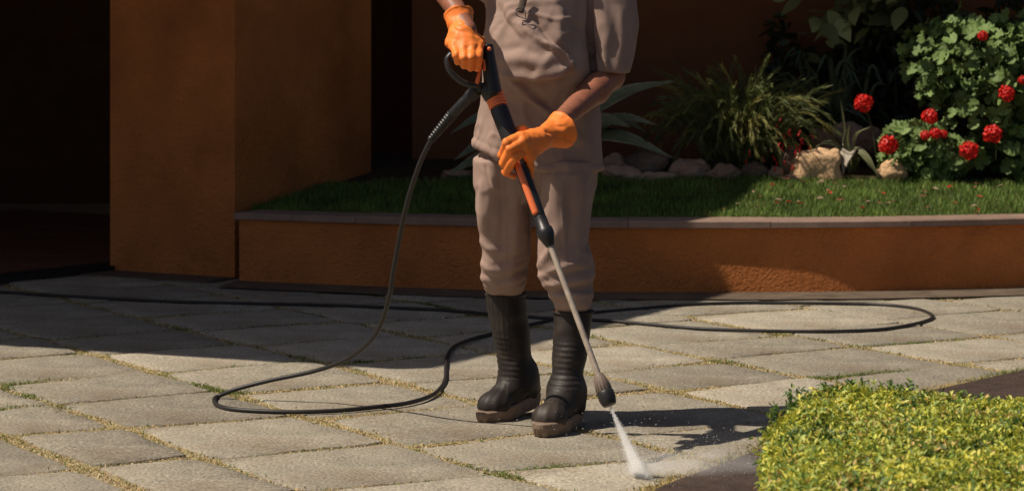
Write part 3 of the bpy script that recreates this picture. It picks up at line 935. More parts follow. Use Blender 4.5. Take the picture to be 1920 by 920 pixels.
def geranium(name, root, blobs, count, label, flowers, seed):
    t = thing(name, root, label, 'plant')
    rg = random.Random(seed)
    stems = []
    core = []
    vol = [b[1][0] * b[1][1] * b[1][2] for b in blobs]
    for i in range(count):
        c, r = blobs[rg.choices(range(len(blobs)), [x ** 0.667 for x in vol])[0]]
        while True:
            d = np.array([rg.gauss(0, 1), rg.gauss(0, 1), rg.gauss(0, 1)]); d /= np.linalg.norm(d)
            if d[1] < 0.45 and rg.random() < 0.55 + 0.45 * (-d[1]): break
        lump = 1 + 0.18 * mnoise.noise(Vector(d) * 2.2 + Vector((seed, 0, 0)))
        s = rg.uniform(0.72, 1.04) * lump
        p = c + d * r * s
        nrm = d * np.array([0.7, 0.9, 0.5]) + np.array([-0.45, -0.35, 0.55]) + np.array([rg.gauss(0, .5), rg.gauss(0, .42), rg.gauss(0, .5)])
        o = bpy.data.objects.new('leaf', GL[rg.randrange(5)])
        o.location = p - world_loc(t)
        o.rotation_euler = orient(nrm, rg.uniform(0, 6.28))
        k = rg.uniform(0.020, 0.044)
        o.scale = (k, k, k)
        link(o, t)
        if i % 4 == 0:
            q = c + (p - c) * 0.15 - np.array([0, 0, r[2] * 0.6])
            stems.append(tube(catmull([q, (q + p) / 2 + np.array([0, 0, 0.03]), p], 3), 0.0028, 4))
    v, f = merge(stems)
    obj('stems', v, f, M['stem'], t)['kind'] = 'stuff'
    inner = []
    lv = [np.array([p.co for p in m.vertices]) for m in GL]; lf = [[tuple(p.vertices) for p in m.polygons] for m in GL]
    for i in range(int(count * 1.6)):
        c, r = blobs[rg.choices(range(len(blobs)), [x ** 0.667 for x in vol])[0]]
        d = np.array([rg.gauss(0, 1), rg.gauss(0.25, 1), rg.gauss(0, 1)]); d /= np.linalg.norm(d)
        nrm = Vector((rg.gauss(-0.4, .5), rg.gauss(-0.5, .5), rg.gauss(0.5, .4)))
        R = np.array(nrm.to_track_quat('Z', 'Y').to_matrix())
        k = rg.randrange(5)
        inner.append(((lv[k] * rg.uniform(0.026, 0.045)) @ R.T + c + d * r * rg.uniform(0.25, 0.85), lf[k]))
    v, f = merge(inner)
    obj('inner_foliage', v, f, M['ger'], t)['kind'] = 'stuff'
    for i, (u, vv, Y, rad, du, dv) in enumerate(flowers):
        p = P(u, vv, Y)
        h = flower_head(p, rad, t, seed * 50 + i)
        a = P(u + du, vv + dv, Y + 0.08)
        v, f = tube(catmull([a, (a + p) / 2 + np.array([0.01, 0, 0.02]), p], 4), 0.0028, 5)
        obj('flower_stalk', v, f, M['stem'], t)
    return t
geranium('geranium_bush', P(1840, 335, 13.15), [
    (P(1800, 110, 13.15), np.array([0.34, 0.27, 0.25])), (P(1890, 130, 13.12), np.array([0.26, 0.26, 0.30])),
    (P(1850, 190, 13.1), np.array([0.30, 0.22, 0.20])), (P(1900, 270, 13.15), np.array([0.20, 0.22, 0.18]))],
    300, 'tall bushy geranium with round lobed leaves and red flower heads', [
    (1842, 67, 12.88, 0.026, 8, 50), (1888, 175, 12.86, 0.042, 6, 60), (1917, 150, 12.88, 0.022, 4, 50), (1861, 252, 12.84, 0.046, 6, 50)], 4)
geranium('low_geranium', P(1730, 335, 13.0), [
    (P(1710, 262, 13.02), np.array([0.16, 0.15, 0.09])), (P(1770, 290, 13.0), np.array([0.19, 0.15, 0.10])), (P(1690, 300, 12.98), np.array([0.11, 0.1, 0.06])), (P(1750, 318, 12.98), np.array([0.17, 0.1, 0.05]))],
    230, 'low geranium spilling onto the lawn with a cluster of red flower heads', [
    (1743, 218, 12.9, 0.040, 4, 55), (1735, 254, 12.84, 0.026, 2, 40), (1754, 250, 12.84, 0.028, 2, 40), (1769, 251, 12.85, 0.02, 2, 40),
    (1666, 272, 12.82, 0.048, 30, 40), (1817, 282, 12.82, 0.046, -8, 50), (1619, 193, 12.95, 0.046, 25, 110)], 5)

# broad-leaved shrub hanging over from the top
def ovate(seed):
    r = random.Random(seed)
    c = [np.array([0, t, -0.25 * t * t + 0.1 * t]) for t in np.linspace(0, 1, 7)]
    w = [0.03, 0.19, 0.27, 0.28, 0.22, 0.12, 0.01]
    V, F = [], []
    for p, k in zip(c, w):
        V += [p + np.array([-k, 0, 0.12 * k]), p, p + np.array([k, 0, 0.12 * k + r.uniform(-.02, .02)])]
    for i in range(6):
        F += [(i * 3, i * 3 + 1, i * 3 + 4, i * 3 + 3), (i * 3 + 1, i * 3 + 2, i * 3 + 5, i * 3 + 4)]
    return mesh_data('leaf', V, F, M['broad'])
OV = [ovate(s) for s in range(3)]
bs = thing('broad_leaf_shrub', P(1600, 320, 13.7), 'dim broad-leaved shrub hanging in at the top against the dark wall', 'shrub')
rr = random.Random(31)
br = []
for i in range(9):
    e = P(1460 + i * 30 + rr.uniform(-10, 10), rr.uniform(-40, 70), 13.35 + rr.uniform(-.1, .2))
    b = P(1700, 320, 13.95)
    mid = P(1690 - i * 12, 60, 13.85)
    c = catmull([b, mid, e], 8)
    br.append(tube(c, np.linspace(0.010, 0.003, len(c)), 5))
    for k in range(11):
        p = c[int(len(c) * rr.uniform(0.62, 1.0)) - 1] + np.array([rr.gauss(0, .06), rr.gauss(0, .06), rr.gauss(0, .05)])
        o = bpy.data.objects.new('leaf', OV[rr.randrange(3)])
        o.location = p - world_loc(bs)
        nrm = np.array([rr.gauss(-0.3, .5), -0.6 + rr.gauss(0, .3), 0.7 + rr.gauss(0, .3)])
        o.rotation_euler = orient(nrm, rr.uniform(0, 6.28))
        s = rr.uniform(0.10, 0.165); o.scale = (s, s, s)
        link(o, bs)
v, f = merge(br)
obj('branches', v, f, M['stem'], bs)['kind'] = 'stuff'

# added shrub, leaves coloured near black to fill in shade behind the flowers
ds = thing('shade_fill_shrub', P(1640, 320, 13.75), 'added near-black leafy shrub standing in for deep shade between the feathery bush and the geranium', 'shrub')
n = 2600
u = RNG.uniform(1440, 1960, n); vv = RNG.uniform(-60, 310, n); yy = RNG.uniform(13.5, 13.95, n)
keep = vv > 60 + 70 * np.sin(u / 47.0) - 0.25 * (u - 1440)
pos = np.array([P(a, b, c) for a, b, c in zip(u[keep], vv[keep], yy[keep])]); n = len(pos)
tn = RNG.normal(0, 1, (n, 3)) + np.array([0, -0.4, -0.3]); nr = RNG.normal(0, 0.5, (n, 3)) + np.array([-0.3, -0.6, 0.6])
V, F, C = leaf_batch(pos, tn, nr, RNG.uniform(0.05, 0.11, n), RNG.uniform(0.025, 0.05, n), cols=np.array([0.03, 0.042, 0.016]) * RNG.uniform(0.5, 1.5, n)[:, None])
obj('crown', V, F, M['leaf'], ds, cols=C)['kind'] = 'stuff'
stm = [tube(catmull([P(1640 + k * 40, 325, 13.75), P(1620 + k * 60, 200, 13.72), P(1600 + k * 75, 60, 13.7)], 5), np.linspace(0.014, 0.005, 11), 6) for k in range(4)]
v, f = merge(stm)
obj('stems', v, f, M['stem'], ds)

# ------------------------------------------------------------------ clipped hedge in the foreground
hedge = thing('clipped_hedge', (1.1, 5.4, 0), 'low clipped hedge of small yellow-green leaves in the foreground', 'hedge')
HP = np.array([(0.45, 4.2), (0.49, 4.8), (0.555, 5.5), (0.595, 5.85), (0.68, 6.13), (0.80, 6.22), (0.95, 6.16), (1.2, 6.04), (1.5, 6.0), (1.78, 5.93), (1.80, 4.2)])
HZ = 0.335
def inside(x, y, poly):
    c = np.zeros(len(x), bool)
    n = len(poly)
    for i in range(n):
        x0, y0 = poly[i]; x1, y1 = poly[i - 1]
        m = ((y0 > y) != (y1 > y)) & (x < (x1 - x0) * (y - y0) / (y1 - y0 + 1e-12) + x0)
        c ^= m
    return c
def edge_dist(x, y, poly):
    best = np.full(len(x), 9.0)
    for i in range(len(poly)):
        a, b = poly[i - 1], poly[i]
        e = b - a
        t = np.clip(((x - a[0]) * e[0] + (y - a[1]) * e[1]) / (e @ e), 0, 1)
        best = np.minimum(best, np.hypot(x - a[0] - t * e[0], y - a[1] - t * e[1]))
    return best
# woody inner body
cen = HP.mean(0)
inn = cen + (HP - cen) * 0.93
v, f = prism([tuple(p) for p in inn], 0.0, HZ - 0.075)
obj('branches', v, f, mat('hedge_core', (0.03, 0.04, 0.012), 0.9, var=0.5, var_scale=40, bump=1.0, bump_scale=60), hedge, smooth=False)
n = 38000
x = RNG.uniform(0.38, 1.82, n); y = RNG.uniform(4.18, 6.3, n)
ok = inside(x, y, HP); x, y = x[ok], y[ok]
ed = edge_dist(x, y, HP)
hn = np.array([mnoise.noise((a * 4, b * 4, 1)) * 0.016 + mnoise.noise((a * 13, b * 13, 4)) * 0.014 for a, b in zip(x, y)])
top = HZ + hn - 0.05 * np.clip(1 - ed / 0.06, 0, 1) ** 2
z = top - RNG.exponential(0.018, len(x)) + RNG.uniform(0, 0.012, len(x))
tall = RNG.uniform(0, 1, len(x)) < 0.012
z[tall] += RNG.uniform(0.01, 0.035, tall.sum())
S = np.stack([x, y, z], 1)
# dark taller shoots along the rear rim
nsh = 46
k = RNG.choice([3, 4, 4, 5, 5, 6, 7], nsh); t = RNG.uniform(0, 1, nsh)
q = HP[k] + (HP[k + 1] - HP[k]) * t[:, None] - np.array([0.0, 0.045]) + RNG.normal(0, 0.02, (nsh, 2))
for hgt in (0.0, 0.012, 0.024):
    S = np.concatenate([S, np.stack([q[:, 0], q[:, 1], HZ - 0.02 + hgt + RNG.uniform(0, 0.02, nsh)], 1)])
n_shoot = 3 * nsh
# sprigs on the standing sides
ns = 6400
seg = RNG.integers(0, 11, ns); t = RNG.uniform(0, 1, ns)
p = HP[seg] + (HP[(seg + 1) % 11] - HP[seg]) * t[:, None] + RNG.normal(0, 0.012, (ns, 2))
S2 = np.stack([p[:, 0], p[:, 1], RNG.uniform(0.02, HZ - 0.03, ns)], 1)
outn = p - cen; outn /= np.linalg.norm(outn, axis=1)[:, None]
axis = np.concatenate([np.tile([0.0, 0, 1], (len(S), 1)), np.stack([outn[:, 0] * 0.8, outn[:, 1] * 0.8, np.full(ns, 0.6)], 1)])
S = np.concatenate([S, S2])
axis = axis + RNG.normal(0, 0.35, axis.shape); axis /= np.linalg.norm(axis, axis=1)[:, None]
tone = np.array([mnoise.noise((a * 5.5, b * 5.5, 11)) + 0.5 * mnoise.noise((a * 19, b * 19, 3)) for a, b in S[:, :2]])
dark_top = np.array([mnoise.noise((a * 7 + 9, b * 7, 21)) for a, b in S[:, :2]])
lp, lt, ln_, lc, lL, lW = [], [], [], [], [], []
pal = np.array([(0.80, 0.72, 0.12), (0.64, 0.64, 0.11), (0.44, 0.49, 0.10), (0.21, 0.31, 0.06), (0.09, 0.16, 0.05), (0.66, 0.46, 0.16)])
for j in range(6):
    m = len(S)
    ang = RNG.uniform(0, 6.28, m)
    rv = RNG.normal(0, 1, (m, 3))
    perp = np.cross(axis, rv); perp /= np.linalg.norm(perp, axis=1)[:, None]
    up = RNG.uniform(0.35, 1.3, m)[:, None]
    tn = axis * up + perp
    pos = S + axis * RNG.uniform(-0.012, 0.010, m)[:, None]
    lp.append(pos); lt.append(tn); ln_.append(axis - perp * 0.6 + RNG.normal(0, .2, (m, 3)))
    r = RNG.uniform(0, 1, m) - 0.34 * tone
    ci = np.digitize(r, [0.11, 0.34, 0.63, 0.86, 0.97])
    ci = np.where((dark_top > 0.34) & (RNG.uniform(0, 1, m) < 0.6), 4, ci)
    sh_ = np.zeros(m, bool); sh_[m - ns - n_shoot:m - ns] = True
    ci = np.where(sh_, np.where(RNG.uniform(0, 1, m) < 0.7, 4, 3), ci)
    lc.append(pal[np.clip(ci, 0, 5)] * RNG.uniform(0.8, 1.2, m)[:, None])
    lL.append(RNG.uniform(0.010, 0.019, m)); lW.append(RNG.uniform(0.0048, 0.0088, m))
V, F, C = leaf_batch(*[np.concatenate(q) for q in (lp, lt, ln_, lL, lW)], fold=0.3, curl=0.12, cols=np.concatenate(lc))
obj('foliage', V, F, M['leaf'], hedge, cols=C, smooth=False)['kind'] = 'stuff'

# ------------------------------------------------------------------ the worker
WY = 7.9
def zpx(v, Y=WY): return CAM_H - (v - CV) / FPX * Y
def xpx(u, Y=WY): return (u - CU) / FPX * Y
SHR = np.array([-0.115, 7.93, 1.405]); ELR = np.array([-0.262, 7.765, 1.415]); WRR = P(863, 32, 7.53)
SHL = np.array([0.272, 7.92, 1.395]); ELL = np.array([0.300, 7.86, 1.060]); WRL = P(1046, 230, 7.57)
def body_sdf(X, Y, Z):
    C_ = lambda a, b, ra, rb: rcone(X, Y, Z, a, b, ra, rb)
    d = C_((0.08, 7.92, 0.92), (0.08, 7.91, 1.30), 0.125, 0.13)
    d = smin(d, C_((-0.05, 7.93, 1.37), (0.21, 7.93, 1.37), 0.075, 0.075), 0.05)
    d = smin(d, C_((0.08, 7.93, 1.38), (0.075, 7.90, 1.50), 0.062, 0.055), 0.03)           # neck
    hd = ell(X, Y, Z, (0.07, 7.87, 1.61), (0.075, 0.095, 0.115))
    hd = smin(hd, ell(X, Y, Z, (0.068, 7.83, 1.55), (0.055, 0.06, 0.06)), 0.03)           # jaw
    hd = smin(hd, C_((0.066, 7.785, 1.615), (0.066, 7.762, 1.582), 0.010, 0.015), 0.012)  # nose
    hd = smin(hd, C_((0.045, 7.785, 1.545), (0.088, 7.785, 1.545), 0.009, 0.009), 0.008)  # mouth
    for s in (-1, 1):
        hd = smin(hd, ell(X, Y, Z, (0.07 + s * 0.078, 7.885, 1.60), (0.012, 0.022, 0.034)), 0.008)
        hd = np.maximum(hd, -ell(X, Y, Z, (0.068 + s * 0.032, 7.768, 1.622), (0.016, 0.014, 0.011)))
    d = smin(d, hd, 0.02)
    for a, e, w in ((SHR, ELR, WRR), (SHL, ELL, WRL)):
        arm = C_(a, e, 0.052, 0.042)
        m = e + (w - e) * 0.3
        fore = smin(C_(e, m, 0.041, 0.044), C_(m, w, 0.043, 0.027), 0.02)
        hand = C_(w, w + (w - e) * 0.22, 0.028, 0.026)
        d = smin(d, smin(smin(arm, fore, 0.02), hand, 0.015), 0.02)
    for hx, kx, ky, ax, ay in ((0.0, -0.025, 8.0, -0.005, 8.03), (0.16, 0.165, 7.86, 0.165, 7.84)):
        d = smin(d, C_((hx, 7.92, 0.90), (kx, ky, 0.48), 0.08, 0.055), 0.03)
        d = smin(d, C_((kx, ky, 0.48), (ax, ay, 0.11), 0.037, 0.03), 0.02)
    return d
v, f = snets(body_sdf, (-0.36, 7.4, 0.02), (0.46, 8.2, 1.76), 0.012)
person = obj('person', v, f, M['skin'], origin=(0.05, 7.9, 0))
tag(person, 'worker in taupe shirt and trousers, orange gloves and dark rubber boots, spraying the paving', 'person')
def hair_sdf(X, Y, Z):
    d = ell(X, Y, Z, (0.07, 7.885, 1.622), (0.084, 0.100, 0.118))
    return np.maximum(np.maximum(d, 1.60 + (7.87 - Y) * 0.9 - Z), 1.54 - Z)
v, f = snets(hair_sdf, (-0.05, 7.74, 1.5), (0.2, 8.02, 1.76), 0.008)
obj('hair', v, f, M['hair'], person)
for s in (-1, 1):
    obj('eye', IV * 0.0125 + np.array([0.068 + s * 0.032, 7.788, 1.622]), IF, M['eye'], person)

# trousers
def sec(v, ul, ur, yf, yb, Y=WY):
    return (zpx(v, Y), (xpx(ul, Y) + xpx(ur, Y)) / 2, (yf + yb) / 2, (xpx(ur, Y) - xpx(ul, Y)) / 2, (yb - yf) / 2)
LEG1 = [sec(300, 892, 1002, 7.80, 8.06), sec(345, 892, 1001, 7.80, 8.06), sec(398, 895, 1000, 7.815, 8.05), sec(440, 902, 998, 7.83, 8.05), sec(470, 905, 996, 7.84, 8.06),
        sec(496, 904, 991, 7.85, 8.07), sec(520, 905, 988, 7.865, 8.085), sec(540, 907, 985, 7.90, 8.09), sec(551, 911, 982, 7.925, 8.085), sec(562, 928, 974, 7.97, 8.06), sec(590, 932, 972, 7.975, 8.06)]
LEG2 = [sec(300, 1000, 1119, 7.77, 8.03), sec(345, 1002, 1115, 7.76, 8.02), sec(418, 1004, 1105, 7.755, 8.0), sec(453, 1005, 1102, 7.755, 7.985), sec(476, 1007, 1108, 7.75, 7.98),
        sec(495, 1009, 1113, 7.75, 7.97), sec(515, 1012, 1112, 7.752, 7.965), sec(535, 1022, 1110, 7.765, 7.95), sec(560, 1036, 1108, 7.77, 7.935), sec(572, 1040, 1105, 7.782, 7.92), sec(582, 1050, 1096, 7.80, 7.90), sec(606, 1052, 1095, 7.80, 7.90)]
HIP = [sec(150, 930, 1105, 7.83, 8.04), sec(235, 916, 1112, 7.81, 8.04), sec(278, 904, 1116, 7.81, 8.05), sec(302, 898, 1116, 7.80, 8.05), sec(350, 898, 1112, 7.81, 8.05), sec(372, 930, 1080, 7.83, 8.03)]
def pants_sdf(X, Y, Z):
    a = np.maximum(column(X, Y, Z, LEG1, 2.5, 0.36 * np.clip((Z - zpx(552)) / 0.06, 0, 1)), np.maximum(Z - zpx(300), zpx(585) - Z))
    b = np.maximum(column(X, Y, Z, LEG2, 2.5, 0.36 * np.clip((Z - zpx(575)) / 0.06, 0, 1)), np.maximum(Z - zpx(300), zpx(600) - Z))
    h = np.maximum(column(X, Y, Z, HIP, 2.4, 0.22), np.maximum(Z - zpx(160), zpx(372) - Z))
    return smin(smin(a, b, 0.006), h, 0.03)
v, f = snets(pants_sdf, (-0.16, 7.70, 0.30), (0.32, 8.13, 1.06), 0.0065)
v = lap(v, f, 1)
v = folds(v, f, [
    ([(905, 345), (903, 400), (912, 450)], 0.012, 0.010), ([(925, 300), (918, 380), (905, 430)], 0.014, 0.007),
    ([(893, 452), (915, 470), (945, 476)], 0.010, 0.008), ([(897, 500), (930, 515), (975, 505)], 0.009, 0.009),
    ([(900, 530), (935, 542), (985, 525)], 0.008, 0.010), ([(902, 545), (930, 556), (975, 545)], 0.006, 0.008),
    ([(915, 488), (940, 497), (985, 478)], 0.007, -0.006), ([(910, 522), (940, 532), (985, 515)], 0.006, -0.007),
    ([(960, 330), (968, 420), (955, 520)], 0.016, 0.008), ([(940, 330), (945, 420), (935, 490)], 0.012, -0.006),
    ([(1000, 320), (1002, 400), (1001, 480)], 0.010, -0.022),
    ([(1040, 330), (1048, 420), (1030, 480)], 0.018, 0.007), ([(1090, 330), (1088, 400), (1080, 455)], 0.016, 0.006), ([(1068, 340), (1070, 420), (1060, 470)], 0.012, -0.006),
    ([(1008, 520), (1045, 505), (1090, 492)], 0.009, 0.010), ([(1012, 500), (1030, 470), (1038, 440)], 0.008, 0.008), ([(1016, 538), (1060, 528), (1112, 520)], 0.008, 0.011),
    ([(1014, 512), (1055, 515), (1110, 505)], 0.006, -0.008), ([(1030, 562), (1070, 552), (1112, 556)], 0.008, 0.009), ([(1025, 548), (1065, 542), (1112, 540)], 0.006, -0.008),
    ([(1100, 440), (1085, 470), (1112, 490)], 0.010, 0.007)],
    seed=3, noise_amp=0.004, noise_scale=(15, 15, 6))
v = folds(v, f, [], seed=40, noise_amp=0.0022, noise_scale=(34, 34, 22))
knee = np.exp(-((v[:, 2] - zpx(525)) / 0.075) ** 2)
v = creases(v, f, 5, 0.005, (6, 6, 17), knee)
v = creases(v, f, 15, 0.003, (13, 13, 4), 1 - 0.6 * knee)
v = lap(v, f, 1, 0.3)
v = folds(v, f, [([(908, 296), (912, 325), (922, 362)], 0.0042, -0.007), ([(1012, 318), (1010, 360), (1003, 400)], 0.0042, -0.006), ([(1099, 322), (1098, 400), (1104, 490)], 0.0042, -0.005), ([(1018, 326), (1060, 322), (1096, 322)], 0.0042, -0.004), ([(940, 310), (948, 400), (946, 500)], 0.0045, 0.005), ([(1052, 340), (1056, 420), (1062, 500)], 0.0045, 0.004)])
trousers = obj('trousers', v, f, M['cloth'], person)

# shirt
TOR = [sec(-150, 950, 1070, 7.87, 8.0), sec(-118, 905, 1120, 7.84, 8.04), sec(-70, 905, 1115, 7.79, 8.06), sec(0, 911, 1112, 7.745, 8.07), sec(70, 909, 1108, 7.70, 8.07), sec(110, 909, 1110, 7.672, 8.07),
       sec(130, 908, 1113, 7.672, 8.07), sec(150, 906, 1116, 7.70, 8.07), sec(190, 902, 1122, 7.752, 8.07), sec(235, 895, 1128, 7.758, 8.075), sec(270, 890, 1130, 7.752, 8.08), sec(330, 887, 1132, 7.748, 8.085)]
SHEM = P(1148, 137, 7.85)
SLV = [(SHEM[2] - 0.02, SHEM[0], 7.845, 0.053, 0.062), (SHEM[2], SHEM[0], 7.845, 0.053, 0.064), (zpx(90), xpx(1150), 7.86, 0.066, 0.068), (zpx(43), xpx(1150), 7.875, 0.078, 0.074), (zpx(0), xpx(1146), 7.89, 0.078, 0.078), (zpx(-70), xpx(1132), 7.92, 0.065, 0.075), (zpx(-110), xpx(1118), 7.93, 0.045, 0.06)]
hem_u = [880, 891, 932, 1011, 1130, 1150]; hem_v = [268, 272, 290, 315, 320, 320]
def shirt_sdf(X, Y, Z):
    zh = np.interp(X, [xpx(u) for u in hem_u], [zpx(q) for q in hem_v])
    d = np.maximum(column(X, Y, Z, TOR, 2.05, 0.24 * np.clip((zpx(130) - Z) / 0.06, 0, 1)), np.maximum(zh - Z, Z - zpx(-118)))
    d = smin(d, rcone(X, Y, Z, (-0.06, 7.94, 1.375), (0.22, 7.94, 1.375), 0.085, 0.085), 0.04)
    s = np.maximum(column(X, Y, Z, SLV, 2.5, 0.30), np.maximum(SHEM[2] - Z, Z - zpx(-115)))
    d = smin(d, s, 0.008)
    e = rcone(X, Y, Z, SHR, SHR + (ELR - SHR) * 0.62, 0.085, 0.072)
    d = smin(d, e, 0.02)
    nk = rcone(X, Y, Z, (0.08, 7.93, 1.40), (0.075, 7.90, 1.56), 0.07, 0.07)
    d = np.maximum(d, -nk)
    arm = rcone(X, Y, Z, ELL - np.array([0, 0, 0.12]), ELL + np.array([0, 0, 0.03]), 0.046, 0.046)
    return np.maximum(d, -arm)
v, f = snets(shirt_sdf, (-0.30, 7.6, 0.72), (0.42, 8.14, 1.50), 0.0065)
v = lap(v, f, 1)
v = folds(v, f, [
    ([(915, 20), (935, 75), (960, 140)], 0.014, 0.008), ([(925, 0), (955, 50), (985, 80)], 0.012, -0.008), ([(945, 0), (970, 55), (1000, 90)], 0.012, 0.008),
    ([(975, 40), (1005, 74), (1030, 88)], 0.010, 0.016), ([(1000, 30), (1024, 62), (1040, 84)], 0.009, -0.015),
    ([(1024, 82), (1058, 106), (1070, 124)], 0.008, 0.020), ([(1072, 116), (1050, 134), (1000, 142), (950, 140)], 0.010, 0.020), ([(1036, 76), (1068, 98), (1082, 120)], 0.010, -0.014), ([(1085, 128), (1050, 150), (990, 158)], 0.012, -0.012),
    ([(930, 120), (975, 108), (1010, 120), (1045, 135)], 0.018, 0.008), ([(940, 95), (975, 88), (1000, 100)], 0.012, -0.006),
    ([(960, 155), (995, 185), (1032, 216)], 0.007, 0.013), ([(975, 152), (1010, 185), (1040, 208)], 0.010, -0.009),
    ([(1045, 0), (1050, 40), (1040, 75)], 0.016, 0.008), ([(1085, 20), (1080, 70), (1065, 100)], 0.018, -0.009), ([(1095, 100), (1080, 150), (1060, 190)], 0.016, 0.008),
    ([(930, 165), (935, 220), (925, 270)], 0.014, 0.007), ([(1108, -20), (1106, 60), (1114, 140)], 0.008, -0.014),
    ([(1125, 0), (1140, 60), (1128, 120)], 0.016, 0.007), ([(1165, 20), (1170, 70), (1160, 130)], 0.014, 0.006), ([(1128, 100), (1136, 115), (1142, 134)], 0.006, 0.008), ([(1120, 95), (1128, 118), (1130, 135)], 0.006, -0.006),
    ([(1050, 230), (1080, 260), (1110, 280)], 0.014, 0.006), ([(1090, 215), (1105, 260), (1108, 310)], 0.012, 0.006)],
    seed=9, noise_amp=0.006, noise_scale=(9, 9, 6))
v = folds(v, f, [], seed=60, noise_amp=0.0024, noise_scale=(30, 30, 22))
zh_ = np.interp(v[:, 0], [xpx(u) for u in hem_u], [zpx(q) for q in hem_v])
hemd = v[:, 2] - zh_
v = v + vnormals(v, f) * (0.003 * (np.clip(1 - np.abs(hemd - 0.008) / 0.011, 0, 1) > 0.2) - 0.0025 * np.exp(-((hemd - 0.024) / 0.004) ** 2) + 0.004 * np.clip(1 - hemd / 0.06, 0, 1))[:, None] * (v[:, 0] < xpx(1135))[:, None]
slv = 1 - 0.85 * np.clip((v[:, 0] - xpx(1092)) / 0.02, 0, 1)
v = creases(v, f, 25, 0.006, (10, 10, 5), slv)
v = creases(v, f, 35, 0.002, (18, 18, 12), slv)
v = lap(v, f, 1, 0.3)
shirt = obj('shirt', v, f, M['cloth'], person)
# tab and wire buckle on the chest
tp = [P(985, -14, 7.728), P(980, 6, 7.722), P(975, 24, 7.716)]
v, f = tube(catmull(tp, 5), 0.011, 8, squash=0.25)
obj('chest_strap', v, f, M['cloth_dark'], shirt)
q = [P(967, 18, 7.708), P(983, 13, 7.708), P(986, 36, 7.70), P(969, 30, 7.70), P(967, 18, 7.708)]
v, f = tube(np.array(q), 0.0018, 6)
obj('wire_buckle', v, f, M['black'], shirt)

# gloves
def glove(name, palm, fingers, cuff, lo, hi, kp=0.013, kf=0.0022):
    def fn(X, Y, Z):
        d = None
        for a, b, ra, rb in palm:
            e = rcone(X, Y, Z, a, b, ra, rb)
            d = e if d is None else smin(d, e, kp)
        for ch in fingers:
            e = None
            for (a, ra), (b, rb) in zip(ch[:-1], ch[1:]):
                g = rcone(X, Y, Z, a, b, ra, rb)
                e = g if e is None else smin(e, g, 0.004)
            d = smin(d, e, kf)
        a, b, ra, rb = cuff
        d = smin(d, rcone(X, Y, Z, a, b, ra, rb), 0.01)
        a = np.asarray(a); b = np.asarray(b)
        ax = (b - a) / np.linalg.norm(b - a)
        cut = (X - b[0]) * ax[0] + (Y - b[1]) * ax[1] + (Z - b[2]) * ax[2]
        d = np.maximum(d, cut)
        hole = rcone(X, Y, Z, a + (b - a) * 0.75, b + (b - a) * 0.8, ra - 0.008, rb - 0.003)
        return np.maximum(d, -hole)
    v, f = snets(fn, lo, hi, 0.0026)
    v = lap(v, f, 2, 0.4)
    nn = vnormals(v, f)
    w = np.array([mnoise.noise((p[0] * 60, p[1] * 60, p[2] * 60)) for p in v]) * 0.0016 + np.array([mnoise.noise((p[0] * 25, p[1] * 25 + 4, p[2] * 25)) for p in v]) * 0.003
    a, b, ra, rb = cuff
    a = np.asarray(a); b = np.asarray(b)
    L = np.linalg.norm(b - a); ax = (b - a) / L
    t = ((v - a) @ ax) / L
    wr = np.exp(-((t + 0.1) / 0.7) ** 2)
    ridge = np.array([max(0.0, 1 - 3 * abs(mnoise.noise((p[0] * 14, p[1] * 14 + 2, p[2] * 26)))) for p in v])
    w += -0.0035 * ridge * (0.35 + wr) + 0.0022 * np.exp(-((t - 0.95) / 0.08) ** 2)
    return obj(name, v + nn * w[:, None], f, M['glove'], person)
Mh = P(1006, 264, 7.455)
K = [P(975, 256, 7.385), P(980, 268, 7.375), P(985, 282, 7.38), P(992, 296, 7.395)]
palm = [(P(1036, 250, 7.52), Mh, 0.036, 0.036)] + [(Mh, k, 0.033, 0.0175) for k in K]
fing = [
    [(K[0], 0.0155), (P(950, 267, 7.358), 0.0135), (P(941, 290, 7.385), 0.0120), (P(951, 300, 7.43), 0.011)],
    [(K[1], 0.0155), (P(956, 281, 7.350), 0.0135), (P(944, 306, 7.380), 0.0120), (P(956, 314, 7.43), 0.011)],
    [(K[2], 0.0150), (P(964, 297, 7.352), 0.0130), (P(948, 323, 7.382), 0.0115), (P(962, 330, 7.43), 0.0105)],
    [(K[3], 0.0140), (P(995, 313, 7.40), 0.0115), (P(996, 331, 7.42), 0.0100)],
    [(P(1000, 256, 7.45), 0.019), (P(980, 244, 7.45), 0.0155), (P(960, 250, 7.475), 0.0130), (P(948, 266, 7.47), 0.0115)]]
glove('glove', palm, fing, (P(1028, 255, 7.50), P(1054, 244, 7.55), 0.037, 0.056), (-0.06, 7.30, 0.74), (0.20, 7.64, 1.0))
Mh = P(868, 66, 7.485)
K = [P(898, 84, 7.46), P(885, 88, 7.44), P(869, 91, 7.435), P(853, 88, 7.445)]
palm = [(P(864, 40, 7.53), Mh, 0.034, 0.038)] + [(Mh, k, 0.034, 0.018) for k in K] + [(Mh, P(843, 80, 7.47), 0.03, 0.016)]
fing = [
    [(K[0], 0.0160), (P(897, 107, 7.415), 0.0135), (P(895, 126, 7.435), 0.0120), (P(894, 124, 7.48), 0.0115)],
    [(K[1], 0.0160), (P(884, 109, 7.400), 0.0135), (P(883, 127, 7.42), 0.0120), (P(883, 123, 7.47), 0.0115)],
    [(K[2], 0.0155), (P(870, 109, 7.398), 0.0130), (P(870, 123, 7.42), 0.0120), (P(871, 119, 7.47), 0.0115)],
    [(K[3], 0.0150), (P(856, 104, 7.41), 0.0120), (P(858, 116, 7.43), 0.0110), (P(860, 112, 7.47), 0.0105)],
    [(P(884, 66, 7.49), 0.018), (P(900, 76, 7.50), 0.0145), (P(907, 88, 7.51), 0.0125)]]
